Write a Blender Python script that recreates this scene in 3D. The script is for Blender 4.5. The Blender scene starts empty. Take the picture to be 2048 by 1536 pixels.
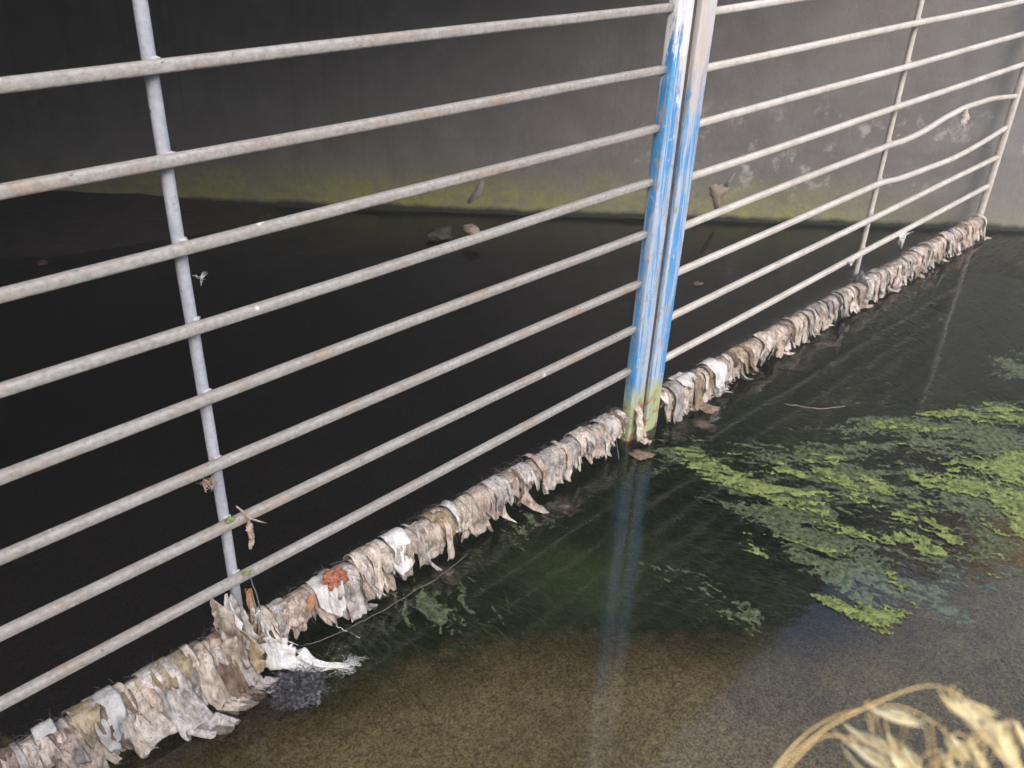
import bpy, math, random
import numpy as np
from mathutils import Vector, Matrix
scene = bpy.context.scene
PI = math.pi

# ------------------------------------------------------------------ camera
CAM = np.array([-0.5136, -1.1140, 1.2608])
PITCH, YAW, ROLL, FPX = 0.5219, 0.8126, 0.0384, 1767.8
def cam_axes():
    cy, sy, cp, sp = math.cos(YAW), math.sin(YAW), math.cos(PITCH), math.sin(PITCH)
    F = np.array([sy*cp, cy*cp, -sp]); R0 = np.array([cy, -sy, 0.]); U0 = np.cross(R0, F)
    c, s = math.cos(ROLL), math.sin(ROLL)
    return c*R0+s*U0, -s*R0+c*U0, F
RX, UX, FX = cam_axes()
cam = bpy.data.cameras.new('camera'); camo = bpy.data.objects.new('camera', cam)
scene.collection.objects.link(camo); scene.camera = camo
camo.matrix_world = Matrix(((RX[0], UX[0], -FX[0], CAM[0]), (RX[1], UX[1], -FX[1], CAM[1]), (RX[2], UX[2], -FX[2], CAM[2]), (0, 0, 0, 1)))
cam.sensor_width = 36; cam.lens = FPX/2048*36; cam.clip_start = 0.02; cam.clip_end = 200
cam.dof.use_dof = True; cam.dof.focus_distance = 1.7; cam.dof.aperture_fstop = 10.5

# ------------------------------------------------------------------ light
SUN_EL = 38.0
world = bpy.data.worlds.new('World'); scene.world = world; world.use_nodes = True
wn = world.node_tree; bg = wn.nodes['Background']
sky = wn.nodes.new('ShaderNodeTexSky'); sky.sky_type = 'NISHITA'; sky.sun_disc = False
SUN_DIR = Vector((-0.45, -0.89, 0)).normalized()*math.cos(math.radians(SUN_EL)) + Vector((0, 0, math.sin(math.radians(SUN_EL))))
sky.sun_elevation = math.radians(SUN_EL)
sky.sun_rotation = math.atan2(SUN_DIR.x, SUN_DIR.y)
sky.air_density = 1.0; sky.dust_density = 3.6; sky.ozone_density = 1.0
wn.links.new(sky.outputs[0], bg.inputs[0]); bg.inputs[1].default_value = 0.15
sun = bpy.data.lights.new('sun', 'SUN'); suno = bpy.data.objects.new('sun', sun); scene.collection.objects.link(suno)
sun.energy = 0.85; sun.angle = math.radians(60); sun.color = (1.0, 0.97, 0.94)
suno.rotation_euler = SUN_DIR.to_track_quat('Z', 'Y').to_euler(); suno.location = (2, -3, 5)
scene.view_settings.view_transform = 'Standard'; scene.view_settings.look = 'None'
scene.view_settings.gamma = 1; scene.view_settings.exposure = 1.60
scene.cycles.use_denoising = True
scene.cycles.max_bounces = 8; scene.cycles.transparent_max_bounces = 16

# ------------------------------------------------------------------ helpers
def ray(px, py):
    d = FX*FPX + RX*(px-1024) - UX*(py-768); return d/np.linalg.norm(d)
def onwater(px, py, z=0.0):
    d = ray(px, py); return CAM + d*((z-CAM[2])/d[2])
def ongate(px, py, y=0.0):
    d = ray(px, py); return CAM + d*((y-CAM[1])/d[1])
WP = np.array([3.50, 0.0, 0.0]); WD = np.array([-0.6989, 0.7152, 0.0]); WN = np.array([-0.7152, -0.6989, 0.0])
def onwall(px, py, off=0.0):
    d = ray(px, py); return CAM + d*(((WP+WN*off-CAM)@WN)/(d@WN))
def mesh_obj(name, verts, faces, mat=None, parent=None, smooth=True):
    me = bpy.data.meshes.new(name); me.from_pydata([tuple(map(float, v)) for v in verts], [], [tuple(map(int, f)) for f in faces])
    me.update()
    if smooth: me.polygons.foreach_set('use_smooth', [True]*len(me.polygons))
    o = bpy.data.objects.new(name, me); scene.collection.objects.link(o)
    if mat: me.materials.append(mat)
    if parent: o.parent = parent
    return o
def tag(o, label, cat, group=None, kind=None):
    if label: o['label'] = label
    if cat: o['category'] = cat
    if group: o['group'] = group
    if kind: o['kind'] = kind
    return o
def thing(name, label, cat, loc=(0, 0, 0), group=None):
    o = bpy.data.objects.new(name, None); scene.collection.objects.link(o); o.empty_display_size = 0.05
    return tag(o, label, cat, group)
class MB:
    def __init__(s): s.v = []; s.f = []
    def add(s, v, f):
        b = len(s.v); s.v += [tuple(x) for x in v]; s.f += [tuple(b+i for i in q) for q in f]
    def box(s, lo, hi):
        x0, y0, z0 = lo; x1, y1, z1 = hi
        s.add([(x0,y0,z0),(x1,y0,z0),(x1,y1,z0),(x0,y1,z0),(x0,y0,z1),(x1,y0,z1),(x1,y1,z1),(x0,y1,z1)],
              [(0,3,2,1),(4,5,6,7),(0,1,5,4),(1,2,6,5),(2,3,7,6),(3,0,4,7)])
    def tube(s, pts, rad, n=12, power=2.0, up=(0, 0, 1), cap=True):
        pts = [np.array(p, float) for p in pts]; m = len(pts); vs = []; fs = []
        ov = np.abs(pts[-1]-pts[0]); ref = (0, 1, 0) if ov[2] > ov[0]+ov[1] else up
        for i, p in enumerate(pts):
            t = pts[min(i+1, m-1)]-pts[max(i-1, 0)]; t /= np.linalg.norm(t)+1e-12
            a = np.cross(t, ref)
            if np.linalg.norm(a) < 1e-3: a = np.cross(t, (.3, .5, .8))
            a /= np.linalg.norm(a); b = np.cross(a, t)
            r = rad[i] if hasattr(rad, '__len__') else rad
            for k in range(n):
                th = 2*PI*(k+.5)/n; c, q = math.cos(th), math.sin(th)
                e = 2/power
                vs.append(p + r*(a*math.copysign(abs(c)**e, c) + b*math.copysign(abs(q)**e, q)))
        for i in range(m-1):
            for k in range(n): fs.append((i*n+k, i*n+(k+1) % n, (i+1)*n+(k+1) % n, (i+1)*n+k))
        if cap: fs.append(tuple(range(n-1, -1, -1))); fs.append(tuple((m-1)*n+k for k in range(n)))
        s.add(vs, fs)
    def blob(s, c, r, seed=0, n=10, amp=.25):
        rg = random.Random(seed); vs = []; fs = []; ph = [rg.uniform(0, 6) for _ in range(6)]
        for i in range(n+1):
            th = PI*i/n
            for k in range(2*n):
                f = PI*k/n
                d = np.array([math.sin(th)*math.cos(f), math.sin(th)*math.sin(f), math.cos(th)])
                w = 1+amp*(math.sin(3*d[0]+ph[0])*math.sin(4*d[1]+ph[1])+.6*math.sin(7*d[2]+ph[2]+3*d[0])+.35*math.sin(13*d[0]+ph[3])*math.sin(11*d[1]+ph[4]))
                vs.append(np.array(c)+d*np.array(r)*w)
        for i in range(n):
            for k in range(2*n): fs.append((i*2*n+k, (i+1)*2*n+k, (i+1)*2*n+(k+1) % (2*n), i*2*n+(k+1) % (2*n)))
        s.add(vs, fs)
    def build(s, name, mat=None, parent=None, smooth=True): return mesh_obj(name, s.v, s.f, mat, parent, smooth)

# numpy value noise
_rs = np.random.RandomState(7); _T = _rs.rand(256, 256)
def vnoise(x, y):
    xi = np.floor(x).astype(int); yi = np.floor(y).astype(int); u = x-xi; v = y-yi
    u = u*u*(3-2*u); v = v*v*(3-2*v); g = lambda a, b: _T[a & 255, b & 255]
    return (g(xi, yi)*(1-u)+g(xi+1, yi)*u)*(1-v)+(g(xi, yi+1)*(1-u)+g(xi+1, yi+1)*u)*v
def fbm(x, y, o=4):
    s = 0; a = .5; t = 0
    for i in range(o): s = s+a*vnoise(x*2**i+17*i, y*2**i+31*i); t += a; a *= .5
    return s/t

# materials -----------------------------------------------------------
class NT:
    def __init__(s, name):
        s.m = bpy.data.materials.new(name); s.m.use_nodes = True; s.t = s.m.node_tree
        s.b = s.t.nodes['Principled BSDF']; s.out = s.t.nodes['Material Output']
        s.co = s.t.nodes.new('ShaderNodeTexCoord').outputs['Object']
        s.geo = s.t.nodes.new('ShaderNodeNewGeometry')
    def n(s, typ, **k):
        x = s.t.nodes.new(typ)
        for a, v in k.items(): setattr(x, a, v)
        return x
    def l(s, a, b): s.t.links.new(a, b)
    def mapping(s, vec, scale=(1, 1, 1), rot=(0, 0, 0), loc=(0, 0, 0)):
        m = s.n('ShaderNodeMapping'); m.inputs['Scale'].default_value = scale; m.inputs['Rotation'].default_value = rot; m.inputs['Location'].default_value = loc
        s.l(vec, m.inputs[0]); return m.outputs[0]
    def noise(s, vec, scale, detail=4, rough=.55, dist=0):
        m = s.n('ShaderNodeTexNoise'); m.inputs['Scale'].default_value = scale; m.inputs['Detail'].default_value = detail
        m.inputs['Roughness'].default_value = rough; m.inputs['Distortion'].default_value = dist
        s.l(vec, m.inputs['Vector']); return m.outputs['Fac']
    def ramp(s, fac, stops, interp='LINEAR'):
        r = s.n('ShaderNodeValToRGB'); e = r.color_ramp; e.interpolation = interp
        while len(e.elements) > 1: e.elements.remove(e.elements[-1])
        for i, (p, c) in enumerate(stops):
            el = e.elements[0] if i == 0 else e.elements.new(p)
            el.position = p; el.color = (*c, 1) if len(c) == 3 else c
        s.l(fac, r.inputs[0]); return r.outputs[0]
    def mix(s, fac, a, b, mode='MIX'):
        m = s.n('ShaderNodeMix', data_type='RGBA', blend_type=mode)
        for i, v in ((0, fac), (6, a), (7, b)):
            if hasattr(v, 'links'): s.l(v, m.inputs[i])
            else: m.inputs[i].default_value = v if i == 0 else (*v, 1)
        return m.outputs[2]
    def math(s, op, a, b=0., clamp=False):
        m = s.n('ShaderNodeMath', operation=op, use_clamp=clamp)
        for i, v in ((0, a), (1, b)):
            if hasattr(v, 'links'): s.l(v, m.inputs[i])
            else: m.inputs[i].default_value = v
        return m.outputs[0]
    def sep(s, vec):
        m = s.n('ShaderNodeSeparateXYZ'); s.l(vec, m.inputs[0]); return m.outputs
    def rng(s, v, a, b, c=0., d=1.):
        m = s.n('ShaderNodeMapRange'); s.l(v, m.inputs[0])
        for i, x in ((1, a), (2, b), (3, c), (4, d)): m.inputs[i].default_value = x
        return m.outputs[0]
    def bump(s, h, strength=.3, dist=.01):
        b = s.n('ShaderNodeBump'); b.inputs['Strength'].default_value = strength; b.inputs['Distance'].default_value = dist
        s.l(h, b.inputs['Height']); s.l(b.outputs[0], s.b.inputs['Normal'])
    def fin(s, col, rough=.8, spec=.3, metal=0):
        if hasattr(col, 'links'): s.l(col, s.b.inputs['Base Color'])
        else: s.b.inputs['Base Color'].default_value = (*col, 1)
        if hasattr(rough, 'links'): s.l(rough, s.b.inputs['Roughness'])
        else: s.b.inputs['Roughness'].default_value = rough
        s.b.inputs['Specular IOR Level'].default_value = spec; s.b.inputs['Metallic'].default_value = metal
        return s.m

def mat_bar(name, cool=False, seed=0.):
    t = NT(name); co = t.mapping(t.co, loc=(seed, seed*.7, 0))
    a = t.noise(t.mapping(co, (1, 3, 3)) if not cool else t.mapping(co, (3, 3, 1)), 9, 5, .6)
    if cool: base = t.ramp(a, [(.3, (.26, .285, .34)), (.5, (.35, .37, .42)), (.7, (.43, .44, .47))])
    else: base = t.ramp(a, [(.27, (.25, .17, .13)), (.36, (.29, .24, .205)), (.46, (.285, .275, .26)), (.62, (.31, .31, .305)), (.70, (.28, .265, .24)), (.82, (.34, .31, .27))])
    f = t.noise(co, 130, 3, .6)
    base = t.mix(t.rng(f, .40, .68, .0, .6), base, (.17, .145, .13) if not cool else (.24, .26, .31))
    sp = t.noise(co, 75, 3, .6)
    base = t.mix(t.rng(sp, .68, .74), base, (.12, .105, .095))
    sp2 = t.noise(t.mapping(co, loc=(3, 9, 2)), 30, 2, .5)
    base = t.mix(t.rng(sp2, .72, .80), base, (.72, .70, .67))
    t.bump(t.math('ADD', t.noise(co, 160, 4, .6), t.math('MULTIPLY', t.noise(co, 45, 3, .6), 1.5)), .6, .002)
    return t.fin(base, .75, .2)
M_bar = mat_bar('weathered_galvanised', False, 0.); M_bar2 = mat_bar('weathered_galvanised_b', False, 5.3)
M_pole = mat_bar('cool_galvanised', True, 2.)

def mat_far_bar():
    t = NT('dull_galvanised'); a = t.noise(t.mapping(t.co, (1.5, 3, 3)), 8, 5, .6)
    base = t.ramp(a, [(.3, (.36, .33, .29)), (.5, (.44, .42, .39)), (.75, (.50, .49, .47))])
    base = t.mix(t.rng(t.noise(t.co, 60, 3, .6), .5, .8, 0, .5), base, (.22, .18, .15))
    t.bump(t.noise(t.co, 160, 3, .6), .3, .002); return t.fin(base, .65, .3)
M_fbar = mat_far_bar()

def mat_post(name, seed, whitetop, beigetop, toplo, tophi):
    t = NT(name); co = t.mapping(t.co, loc=(seed, seed, seed)); z = t.sep(t.co)[2]; x = t.sep(t.co)[0]
    st = t.noise(t.mapping(co, (60, 60, 2.2)), 1.3, 5, .65)
    st2 = t.noise(t.mapping(co, (30, 30, 5)), 2.0, 6, .7, .5)
    fine = t.noise(t.mapping(co, (170, 170, 10)), 1.0, 4, .7)
    blue = t.ramp(t.noise(co, 14, 4), [(.3, (.045, .20, .46)), (.6, (.075, .28, .56)), (.8, (.13, .34, .58))])
    pale = t.ramp(st2, [(.3, (.24, .34, .50)), (.55, (.44, .48, .55)), (.75, (.48, .45, .42))])
    f = t.math('ADD', st, t.math('MULTIPLY', fine, .35))
    col = t.mix(t.math('MULTIPLY', t.rng(f, .65, .715), .8), blue, pale)
    chip = t.noise(t.mapping(co, (1, 1, .35), loc=(7, 1, 3)), 75, 5, .7)
    col = t.mix(t.rng(chip, .57, .60), col, (.30, .28, .27))
    col = t.mix(t.math('MULTIPLY', t.rng(t.noise(co, 70, 3, .7), .62, .7), .8), col, (.48, .50, .56))
    # bare top with a ragged paint edge
    ze = t.math('ADD', z, t.math('MULTIPLY', t.math('SUBTRACT', st, .5), .55))
    topc = t.ramp(st2, [(.35, whitetop), (.6, beigetop), (.8, whitetop)])
    topm = t.rng(t.math('ADD', ze, t.math('MULTIPLY', t.math('SUBTRACT', t.noise(t.mapping(co, (1, 1, .3)), 60, 5, .7), .5), .5)), toplo+.04, tophi-.03)
    col = t.mix(t.math('MULTIPLY', topm, t.rng(fine, .25, .45, .75, 1)), col, topc)
    # algae and rust at the foot
    zf = t.math('ADD', z, t.math('MULTIPLY', t.math('SUBTRACT', t.noise(co, 35, 3), .5), .12))
    col = t.mix(t.math('MULTIPLY', t.rng(zf, .165, .11), t.rng(fine, .35, .55, .35, .95)), col, (.36, .40, .13))
    rust = t.math('MULTIPLY', t.rng(t.noise(t.mapping(co, loc=(1, 4, 2)), 38, 4), .50, .58), t.rng(zf, .12, .09))
    col = t.mix(rust, col, (.26, .13, .08))
    t.bump(t.math('ADD', fine, t.noise(co, 120, 3)), .35, .0015)
    return t.fin(col, .5, .4)
M_post1 = mat_post('blue_paint_peeling', 0., (.74, .77, .80), (.50, .50, .52), 0.86, .97)
M_post2 = mat_post('blue_paint_beige', 3.1, (.46, .46, .49), (.45, .385, .335), .70, .95)

def mat_wall():
    t = NT('stained_concrete'); co = t.co; z = t.sep(co)[2]
    big = t.noise(co, 1.6, 5, .6); mid = t.noise(co, 7, 6, .65); fi = t.noise(co, 60, 5, .7)
    col = t.ramp(mid, [(.25, (0.115, 0.112, 0.107)), (.5, (0.148, 0.146, 0.145)), (.75, (0.187, 0.186, 0.184))])
    col = t.mix(t.rng(big, .35, .7, 0, .5), col, (.15, .135, .13), 'MIX')
    drip = t.noise(t.mapping(co, (9, 9, .7)), 1.4, 5, .6)
    col = t.mix(t.rng(drip, .55, .75, 0, .6), col, (.095, .092, .085))
    pale = t.math('MULTIPLY', t.rng(t.noise(co, 13, 6, .7), .56, .68), t.rng(t.math('ABSOLUTE', t.math('SUBTRACT', z, .30)), .30, .08))
    xm = t.math('ABSOLUTE', t.math('SUBTRACT', t.sep(co)[0], 3.1))
    col = t.mix(t.math('MULTIPLY', pale, t.rng(xm, .9, .3, 0, .65)), col, (.42, .43, .41))
    # green film above the water line, strongest inside the mouth
    zz = t.math('ADD', z, t.math('MULTIPLY', t.math('SUBTRACT', t.noise(co, 6, 4), .5), .16))
    g = t.math('MULTIPLY', t.rng(zz, .22, .06), t.rng(t.noise(co, 3, 3), .25, .6, .45, 1))
    xg = t.math('ABSOLUTE', t.math('SUBTRACT', t.sep(co)[0], 1.9))
    g = t.math('MULTIPLY', g, t.rng(xg, 1.6, .7, .25, 1.0))
    g = t.math('MULTIPLY', g, t.rng(t.noise(t.mapping(co, (1, 1, 2.2)), 11, 5, .7), .35, .62, .25, 1))
    tide = t.math('MULTIPLY', t.rng(t.math('ABSOLUTE', t.math('SUBTRACT', t.math('ADD', z, t.math('MULTIPLY', mid, .05)), .335)), .02, .0), .35)
    col = t.mix(tide, col, (.12, .115, .10))
    jt = t.math('ABSOLUTE', t.math('SUBTRACT', t.math('FRACT', t.math('MULTIPLY', t.math('SUBTRACT', t.sep(co)[1], t.math('MULTIPLY', t.sep(co)[0], .98)), .41)), .5))
    col = t.mix(t.rng(jt, .0035, .001, 0, .7), col, (.13, .13, .12))
    col = t.mix(g, col, t.ramp(fi, [(.3, (.20, .205, .06)), (.7, (.31, .32, .09))]))
    za = t.math('ADD', z, t.math('MULTIPLY', t.math('SUBTRACT', mid, .5), .05))
    col = t.mix(t.rng(za, .035, .015), col, (.025, .028, .022))
    t.bump(t.math('ADD', fi, t.math('MULTIPLY', mid, 2)), .5, .006)
    return t.fin(col, .85, .2)
M_wall = mat_wall()
M_darkened = None  # 'darkened_concrete', [(.3, (.05, .048, .045)), (.6, (.10, .095, .09)), (.8, (.15, .145, .135))], 6, bump=.5) if False else None

def mat_bed():
    t = NT('gravel_bed'); co = t.co
    a = t.noise(co, 26, 4, .65); f = t.noise(co, 185, 4, .7); f2 = t.noise(t.mapping(co, (1, 1, 1), loc=(5, 5, 0)), 80, 5, .65)
    col = t.ramp(t.math('ADD', t.math('MULTIPLY', f, .65), t.math('MULTIPLY', f2, .35)), [(.36, (0.127, 0.088, 0.043)), (.46, (0.281, 0.205, 0.098)), (.55, (0.477, 0.368, 0.186)), (.68, (0.674, 0.547, 0.312))])
    big = t.noise(co, 4.2, 4, .6, .6)
    col = t.mix(t.rng(t.math('ADD', big, t.math('MULTIPLY', t.math('SUBTRACT', a, .5), .7)), .44, .64, 0, .75), col, t.mix(.4, col, (.08, .055, .035)))
    lf = t.noise(t.mapping(co, (1, 1, 1), loc=(9, 2, 0)), 2.1, 5, .65, .8)
    col = t.mix(t.rng(lf, .50, .66, 0, .6), col, t.mix(.55, col, (.05, .036, .022)))
    # dark silt where the weed grows (attribute written from the bed shape below)
    at = t.n('ShaderNodeAttribute', attribute_name='silt'); 
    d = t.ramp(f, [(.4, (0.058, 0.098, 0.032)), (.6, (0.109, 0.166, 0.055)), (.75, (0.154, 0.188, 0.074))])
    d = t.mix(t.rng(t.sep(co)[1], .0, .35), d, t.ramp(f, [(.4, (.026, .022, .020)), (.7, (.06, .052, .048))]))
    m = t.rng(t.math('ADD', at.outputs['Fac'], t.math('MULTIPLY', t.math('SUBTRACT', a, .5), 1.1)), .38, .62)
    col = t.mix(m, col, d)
    t.bump(t.math('ADD', f, a), .8, .01)
    return t.fin(col, .9, .1)
M_bed = mat_bed()

def mat_water():
    t = NT('stream_water'); t.t.nodes.remove(t.b)
    tr = t.n('ShaderNodeBsdfTransparent'); tr.inputs[0].default_value = (.93, .93, .87, 1)
    gl = t.n('ShaderNodeBsdfGlossy'); gl.inputs['Roughness'].default_value = .05; gl.inputs[0].default_value = (1, 1, 1, 1)
    fr = t.n('ShaderNodeFresnel'); fr.inputs[0].default_value = 1.50
    h = t.noise(t.mapping(t.co, (1, 1, 1), rot=(0, 0, .8)), 5, 3, .5, .6); h2 = t.noise(t.mapping(t.co, (3.2, 1, 1), rot=(0, 0, .5)), 16, 3, .5)
    b = t.n('ShaderNodeBump'); b.inputs['Strength'].default_value = .05; b.inputs['Distance'].default_value = .02
    t.l(t.math('ADD', h, t.math('MULTIPLY', h2, .35)), b.inputs['Height'])
    t.l(b.outputs[0], gl.inputs['Normal']); t.l(b.outputs[0], fr.inputs['Normal'])
    mx = t.n('ShaderNodeMixShader'); t.l(fr.outputs[0], mx.inputs[0]); t.l(tr.outputs[0], mx.inputs[1]); t.l(gl.outputs[0], mx.inputs[2])
    t.l(mx.outputs[0], t.out.inputs[0]); return t.m
M_water = mat_water()

def mat_simple(name, stops, scale=40, rough=.85, bump=.4, detail=5, aniso=(1, 1, 1), spec=.2, rnd=0., trans=0., bdist=.003):
    t = NT(name); oi = t.n('ShaderNodeObjectInfo'); co = t.co
    add = t.n('ShaderNodeVectorMath', operation='ADD'); cb = t.n('ShaderNodeCombineXYZ')
    r = t.math('MULTIPLY', oi.outputs['Random'], 37.); t.l(r, cb.inputs[0]); t.l(r, cb.inputs[1]); t.l(co, add.inputs[0]); t.l(cb.outputs[0], add.inputs[1]); co = add.outputs[0]
    n = t.noise(t.mapping(co, aniso), scale, detail, .62)
    col = t.ramp(n, stops)
    if rnd:
        hs = t.n('ShaderNodeHueSaturation'); t.l(col, hs.inputs['Color']); t.l(t.rng(oi.outputs['Random'], 0, 1, 1-rnd, 1+rnd), hs.inputs['Value']); col = hs.outputs[0]
    if bump: t.bump(t.noise(co, scale*3, 4, .6), bump, bdist)
    m = t.fin(col, rough, spec)
    if trans:
        ts = t.n('ShaderNodeBsdfTranslucent'); t.l(col, ts.inputs[0]); mx = t.n('ShaderNodeMixShader'); mx.inputs[0].default_value = trans
        t.l(t.b.outputs[0], mx.inputs[1]); t.l(ts.outputs[0], mx.inputs[2]); t.l(mx.outputs[0], t.out.inputs[0])
    return m
def mat_rag(name, dark, mid, light, rough=.85, trans=.15):
    t = NT(name); oi = t.n('ShaderNodeObjectInfo'); add = t.n('ShaderNodeVectorMath', operation='ADD'); cb = t.n('ShaderNodeCombineXYZ')
    r = t.math('MULTIPLY', oi.outputs['Random'], 37.)
    for i in (0, 1, 2): t.l(r, cb.inputs[i])
    t.l(t.co, add.inputs[0]); t.l(cb.outputs[0], add.inputs[1]); co = add.outputs[0]
    a = t.noise(co, 26, 6, .68, .4); st = t.noise(t.mapping(co, (1, 1, .16)), 210, 4, .65); st2 = t.noise(t.mapping(co, (1, 1, .22), rot=(0, .35, 0)), 85, 4, .6)
    f = t.math('ADD', t.math('MULTIPLY', a, .62), t.math('MULTIPLY', st2, .38))
    col = t.ramp(f, [(.36, dark), (.46, mid), (.56, light), (.72, tuple(min(.8, c*1.12) for c in light))])
    col = t.mix(t.rng(st, .46, .68, 0, .6), col, dark)
    sp = t.noise(co, 150, 3, .6); col = t.mix(t.rng(sp, .66, .72, 0, .7), col, tuple(c*.4 for c in dark))
    hs = t.n('ShaderNodeHueSaturation'); t.l(col, hs.inputs['Color']); t.l(t.rng(oi.outputs['Random'], 0, 1, .72, 1.12), hs.inputs['Value']); col = hs.outputs[0]
    t.bump(t.math('ADD', st, t.math('MULTIPLY', st2, 1.5)), .7, .0025); m = t.fin(col, rough, .2)
    ts = t.n('ShaderNodeBsdfTranslucent'); t.l(col, ts.inputs[0]); mx = t.n('ShaderNodeMixShader'); mx.inputs[0].default_value = trans
    t.l(t.b.outputs[0], mx.inputs[1]); t.l(ts.outputs[0], mx.inputs[2]); t.l(mx.outputs[0], t.out.inputs[0]); return m
RAG = {
 'beige': mat_rag('rag_beige', (.16, .12, .09), (.42, .365, .31), (.62, .565, .505)),
 'grey': mat_rag('rag_grey', (.12, .105, .095), (.33, .305, .29), (.53, .50, .48)),
 'pink': mat_rag('rag_pinkish', (.15, .105, .08), (.38, .305, .26), (.56, .475, .42)),
 'white': mat_rag('rag_white', (.34, .33, .315), (.56, .555, .55), (.68, .68, .68), .7),
 'dark': mat_rag('rag_dark', (.03, .03, .033), (.07, .07, .075), (.14, .14, .15)),
 'ochre': mat_rag('rag_ochre', (.15, .11, .06), (.32, .26, .17), (.46, .39, .29)),
 'brown': mat_rag('rag_brown', (.07, .045, .03), (.17, .12, .085), (.28, .215, .165)),
 'wet': mat_rag('rag_wet', (.045, .033, .024), (.10, .078, .058), (.17, .135, .10), .5, 0.05),
}
M_felt = mat_simple('felted_fibres', [(.3, (0.100, 0.082, 0.069)), (.48, (0.280, 0.235, 0.198)), (.65, (0.400, 0.346, 0.294)), (.8, (0.520, 0.461, 0.405))], 24, bump=.9, aniso=(4.5, 1, 1), bdist=.006)
M_string = mat_simple('wet_string', [(.3, (.07, .065, .06)), (.7, (.20, .19, .175))], 60)
M_rust = mat_simple('orange_foam', [(.35, (0.202, 0.065, 0.034)), (.5, (0.332, 0.129, 0.076)), (.7, (0.448, 0.242, 0.170))], 70, bump=1., bdist=.006)
M_orange = mat_simple('orange_scrap', [(.3, (0.236, 0.108, 0.054)), (.6, (0.347, 0.178, 0.102)), (.8, (0.394, 0.270, 0.198))], 40)
M_tangle = mat_simple('matted_dark_fibre', [(.36, (.018, .018, .022)), (.5, (.08, .08, .09)), (.62, (.26, .26, .28)), (.75, (.42, .42, .44))], 130, rough=.6, bump=1., bdist=.004)
M_hair = mat_simple('grey_fibre', [(.3, (0.053, 0.053, 0.060)), (.6, (0.150, 0.150, 0.161)), (.8, (0.270, 0.270, 0.285))], 60, rough=.8)
M_whair = mat_simple('white_fibre', [(.3, (.5, .5, .5)), (.7, (.75, .75, .75))], 60)
M_green = mat_simple('fresh_green_leaf', [(.3, (.14, .50, .04)), (.7, (.26, .72, .09))], 30, rough=.5)
M_faint = mat_simple('faint_grey_film', [(.3, (.19, .18, .17)), (.7, (.25, .24, .23))], 30)
M_stain = mat_simple('faded_paper', [(.3, (0.187, 0.182, 0.167)), (.7, (0.253, 0.248, 0.227))], 30)
M_tan = mat_simple('dried_tan_cloth', [(.3, (0.218, 0.180, 0.149)), (.7, (0.291, 0.245, 0.206))], 40)
M_leaf = mat_simple('pale_dry_leaf', [(.3, (.34, .30, .24)), (.6, (.55, .52, .46)), (.8, (.62, .60, .56))], 50)
M_moss = mat_simple('olive_moss', [(.3, (.10, .13, .05)), (.7, (.24, .28, .12))], 90, bump=1.)
M_twig = mat_simple('dry_twig', [(.3, (.20, .15, .11)), (.7, (.48, .40, .33))], 60)
M_algae = mat_simple('floating_algae', [(.34, (0.036, 0.053, 0.015)), (.44, (0.106, 0.134, 0.040)), (.54, (0.179, 0.215, 0.066)), (.66, (0.239, 0.268, 0.094)), (.8, (0.292, 0.308, 0.146))], 62, rough=.7, bump=1.0, bdist=.006)
M_algae2 = mat_simple('drowned_algae', [(.36, (0.072, 0.098, 0.048)), (.5, (0.203, 0.238, 0.128)), (.68, (0.362, 0.392, 0.240))], 75, rough=.8, bump=.8)
M_weed = mat_simple('dark_waterweed', [(.3, (.05, .085, .034)), (.48, (.085, .13, .045)), (.62, (.14, .18, .065)), (.78, (.22, .24, .09))], 14, rough=.8, bump=0, aniso=(1.4, .5, 1))
M_pebble = mat_simple('bed_pebble', [(.35, (.05, .04, .03)), (.5, (.26, .21, .15)), (.65, (.55, .48, .38))], 9, bump=.3)
M_mud = mat_simple('wet_mud', [(.3, (0.024, 0.020, 0.017)), (.7, (0.051, 0.043, 0.037))], 12, rough=.7, bump=.8, bdist=.01)
M_stone_shade = mat_simple('dark_stone_shade', [(.3, (.03, .03, .03)), (.7, (.09, .085, .08))], 30)  # for the stone, and for the shade strip between the posts
M_straw = mat_simple('straw_stem', [(.3, (0.513, 0.343, 0.133)), (.7, (0.739, 0.565, 0.283))], 40, rough=.55, bump=.1)
M_husk = mat_simple('straw_husk', [(.3, (0.642, 0.483, 0.213)), (.5, (0.797, 0.695, 0.408)), (.75, (0.847, 0.810, 0.602))], 60, rough=.55, bump=.15, trans=.25, aniso=(1, 1, 1))
M_darkened = mat_simple('darkened_concrete', [(.3, (.05, .048, .045)), (.6, (.10, .095, .09)), (.8, (.15, .145, .135))], 6, bump=.5)  # inner concrete darkened to cut light bouncing inside the culvert
M_soil = mat_simple('bank_soil', [(.3, (.06, .05, .03)), (.7, (.16, .13, .08))], 20, bump=.9, bdist=.02)
M_weld = mat_simple('weld_metal', [(.3, (0.279, 0.291, 0.322)), (.7, (0.409, 0.422, 0.446))], 80, rough=.5)

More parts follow.
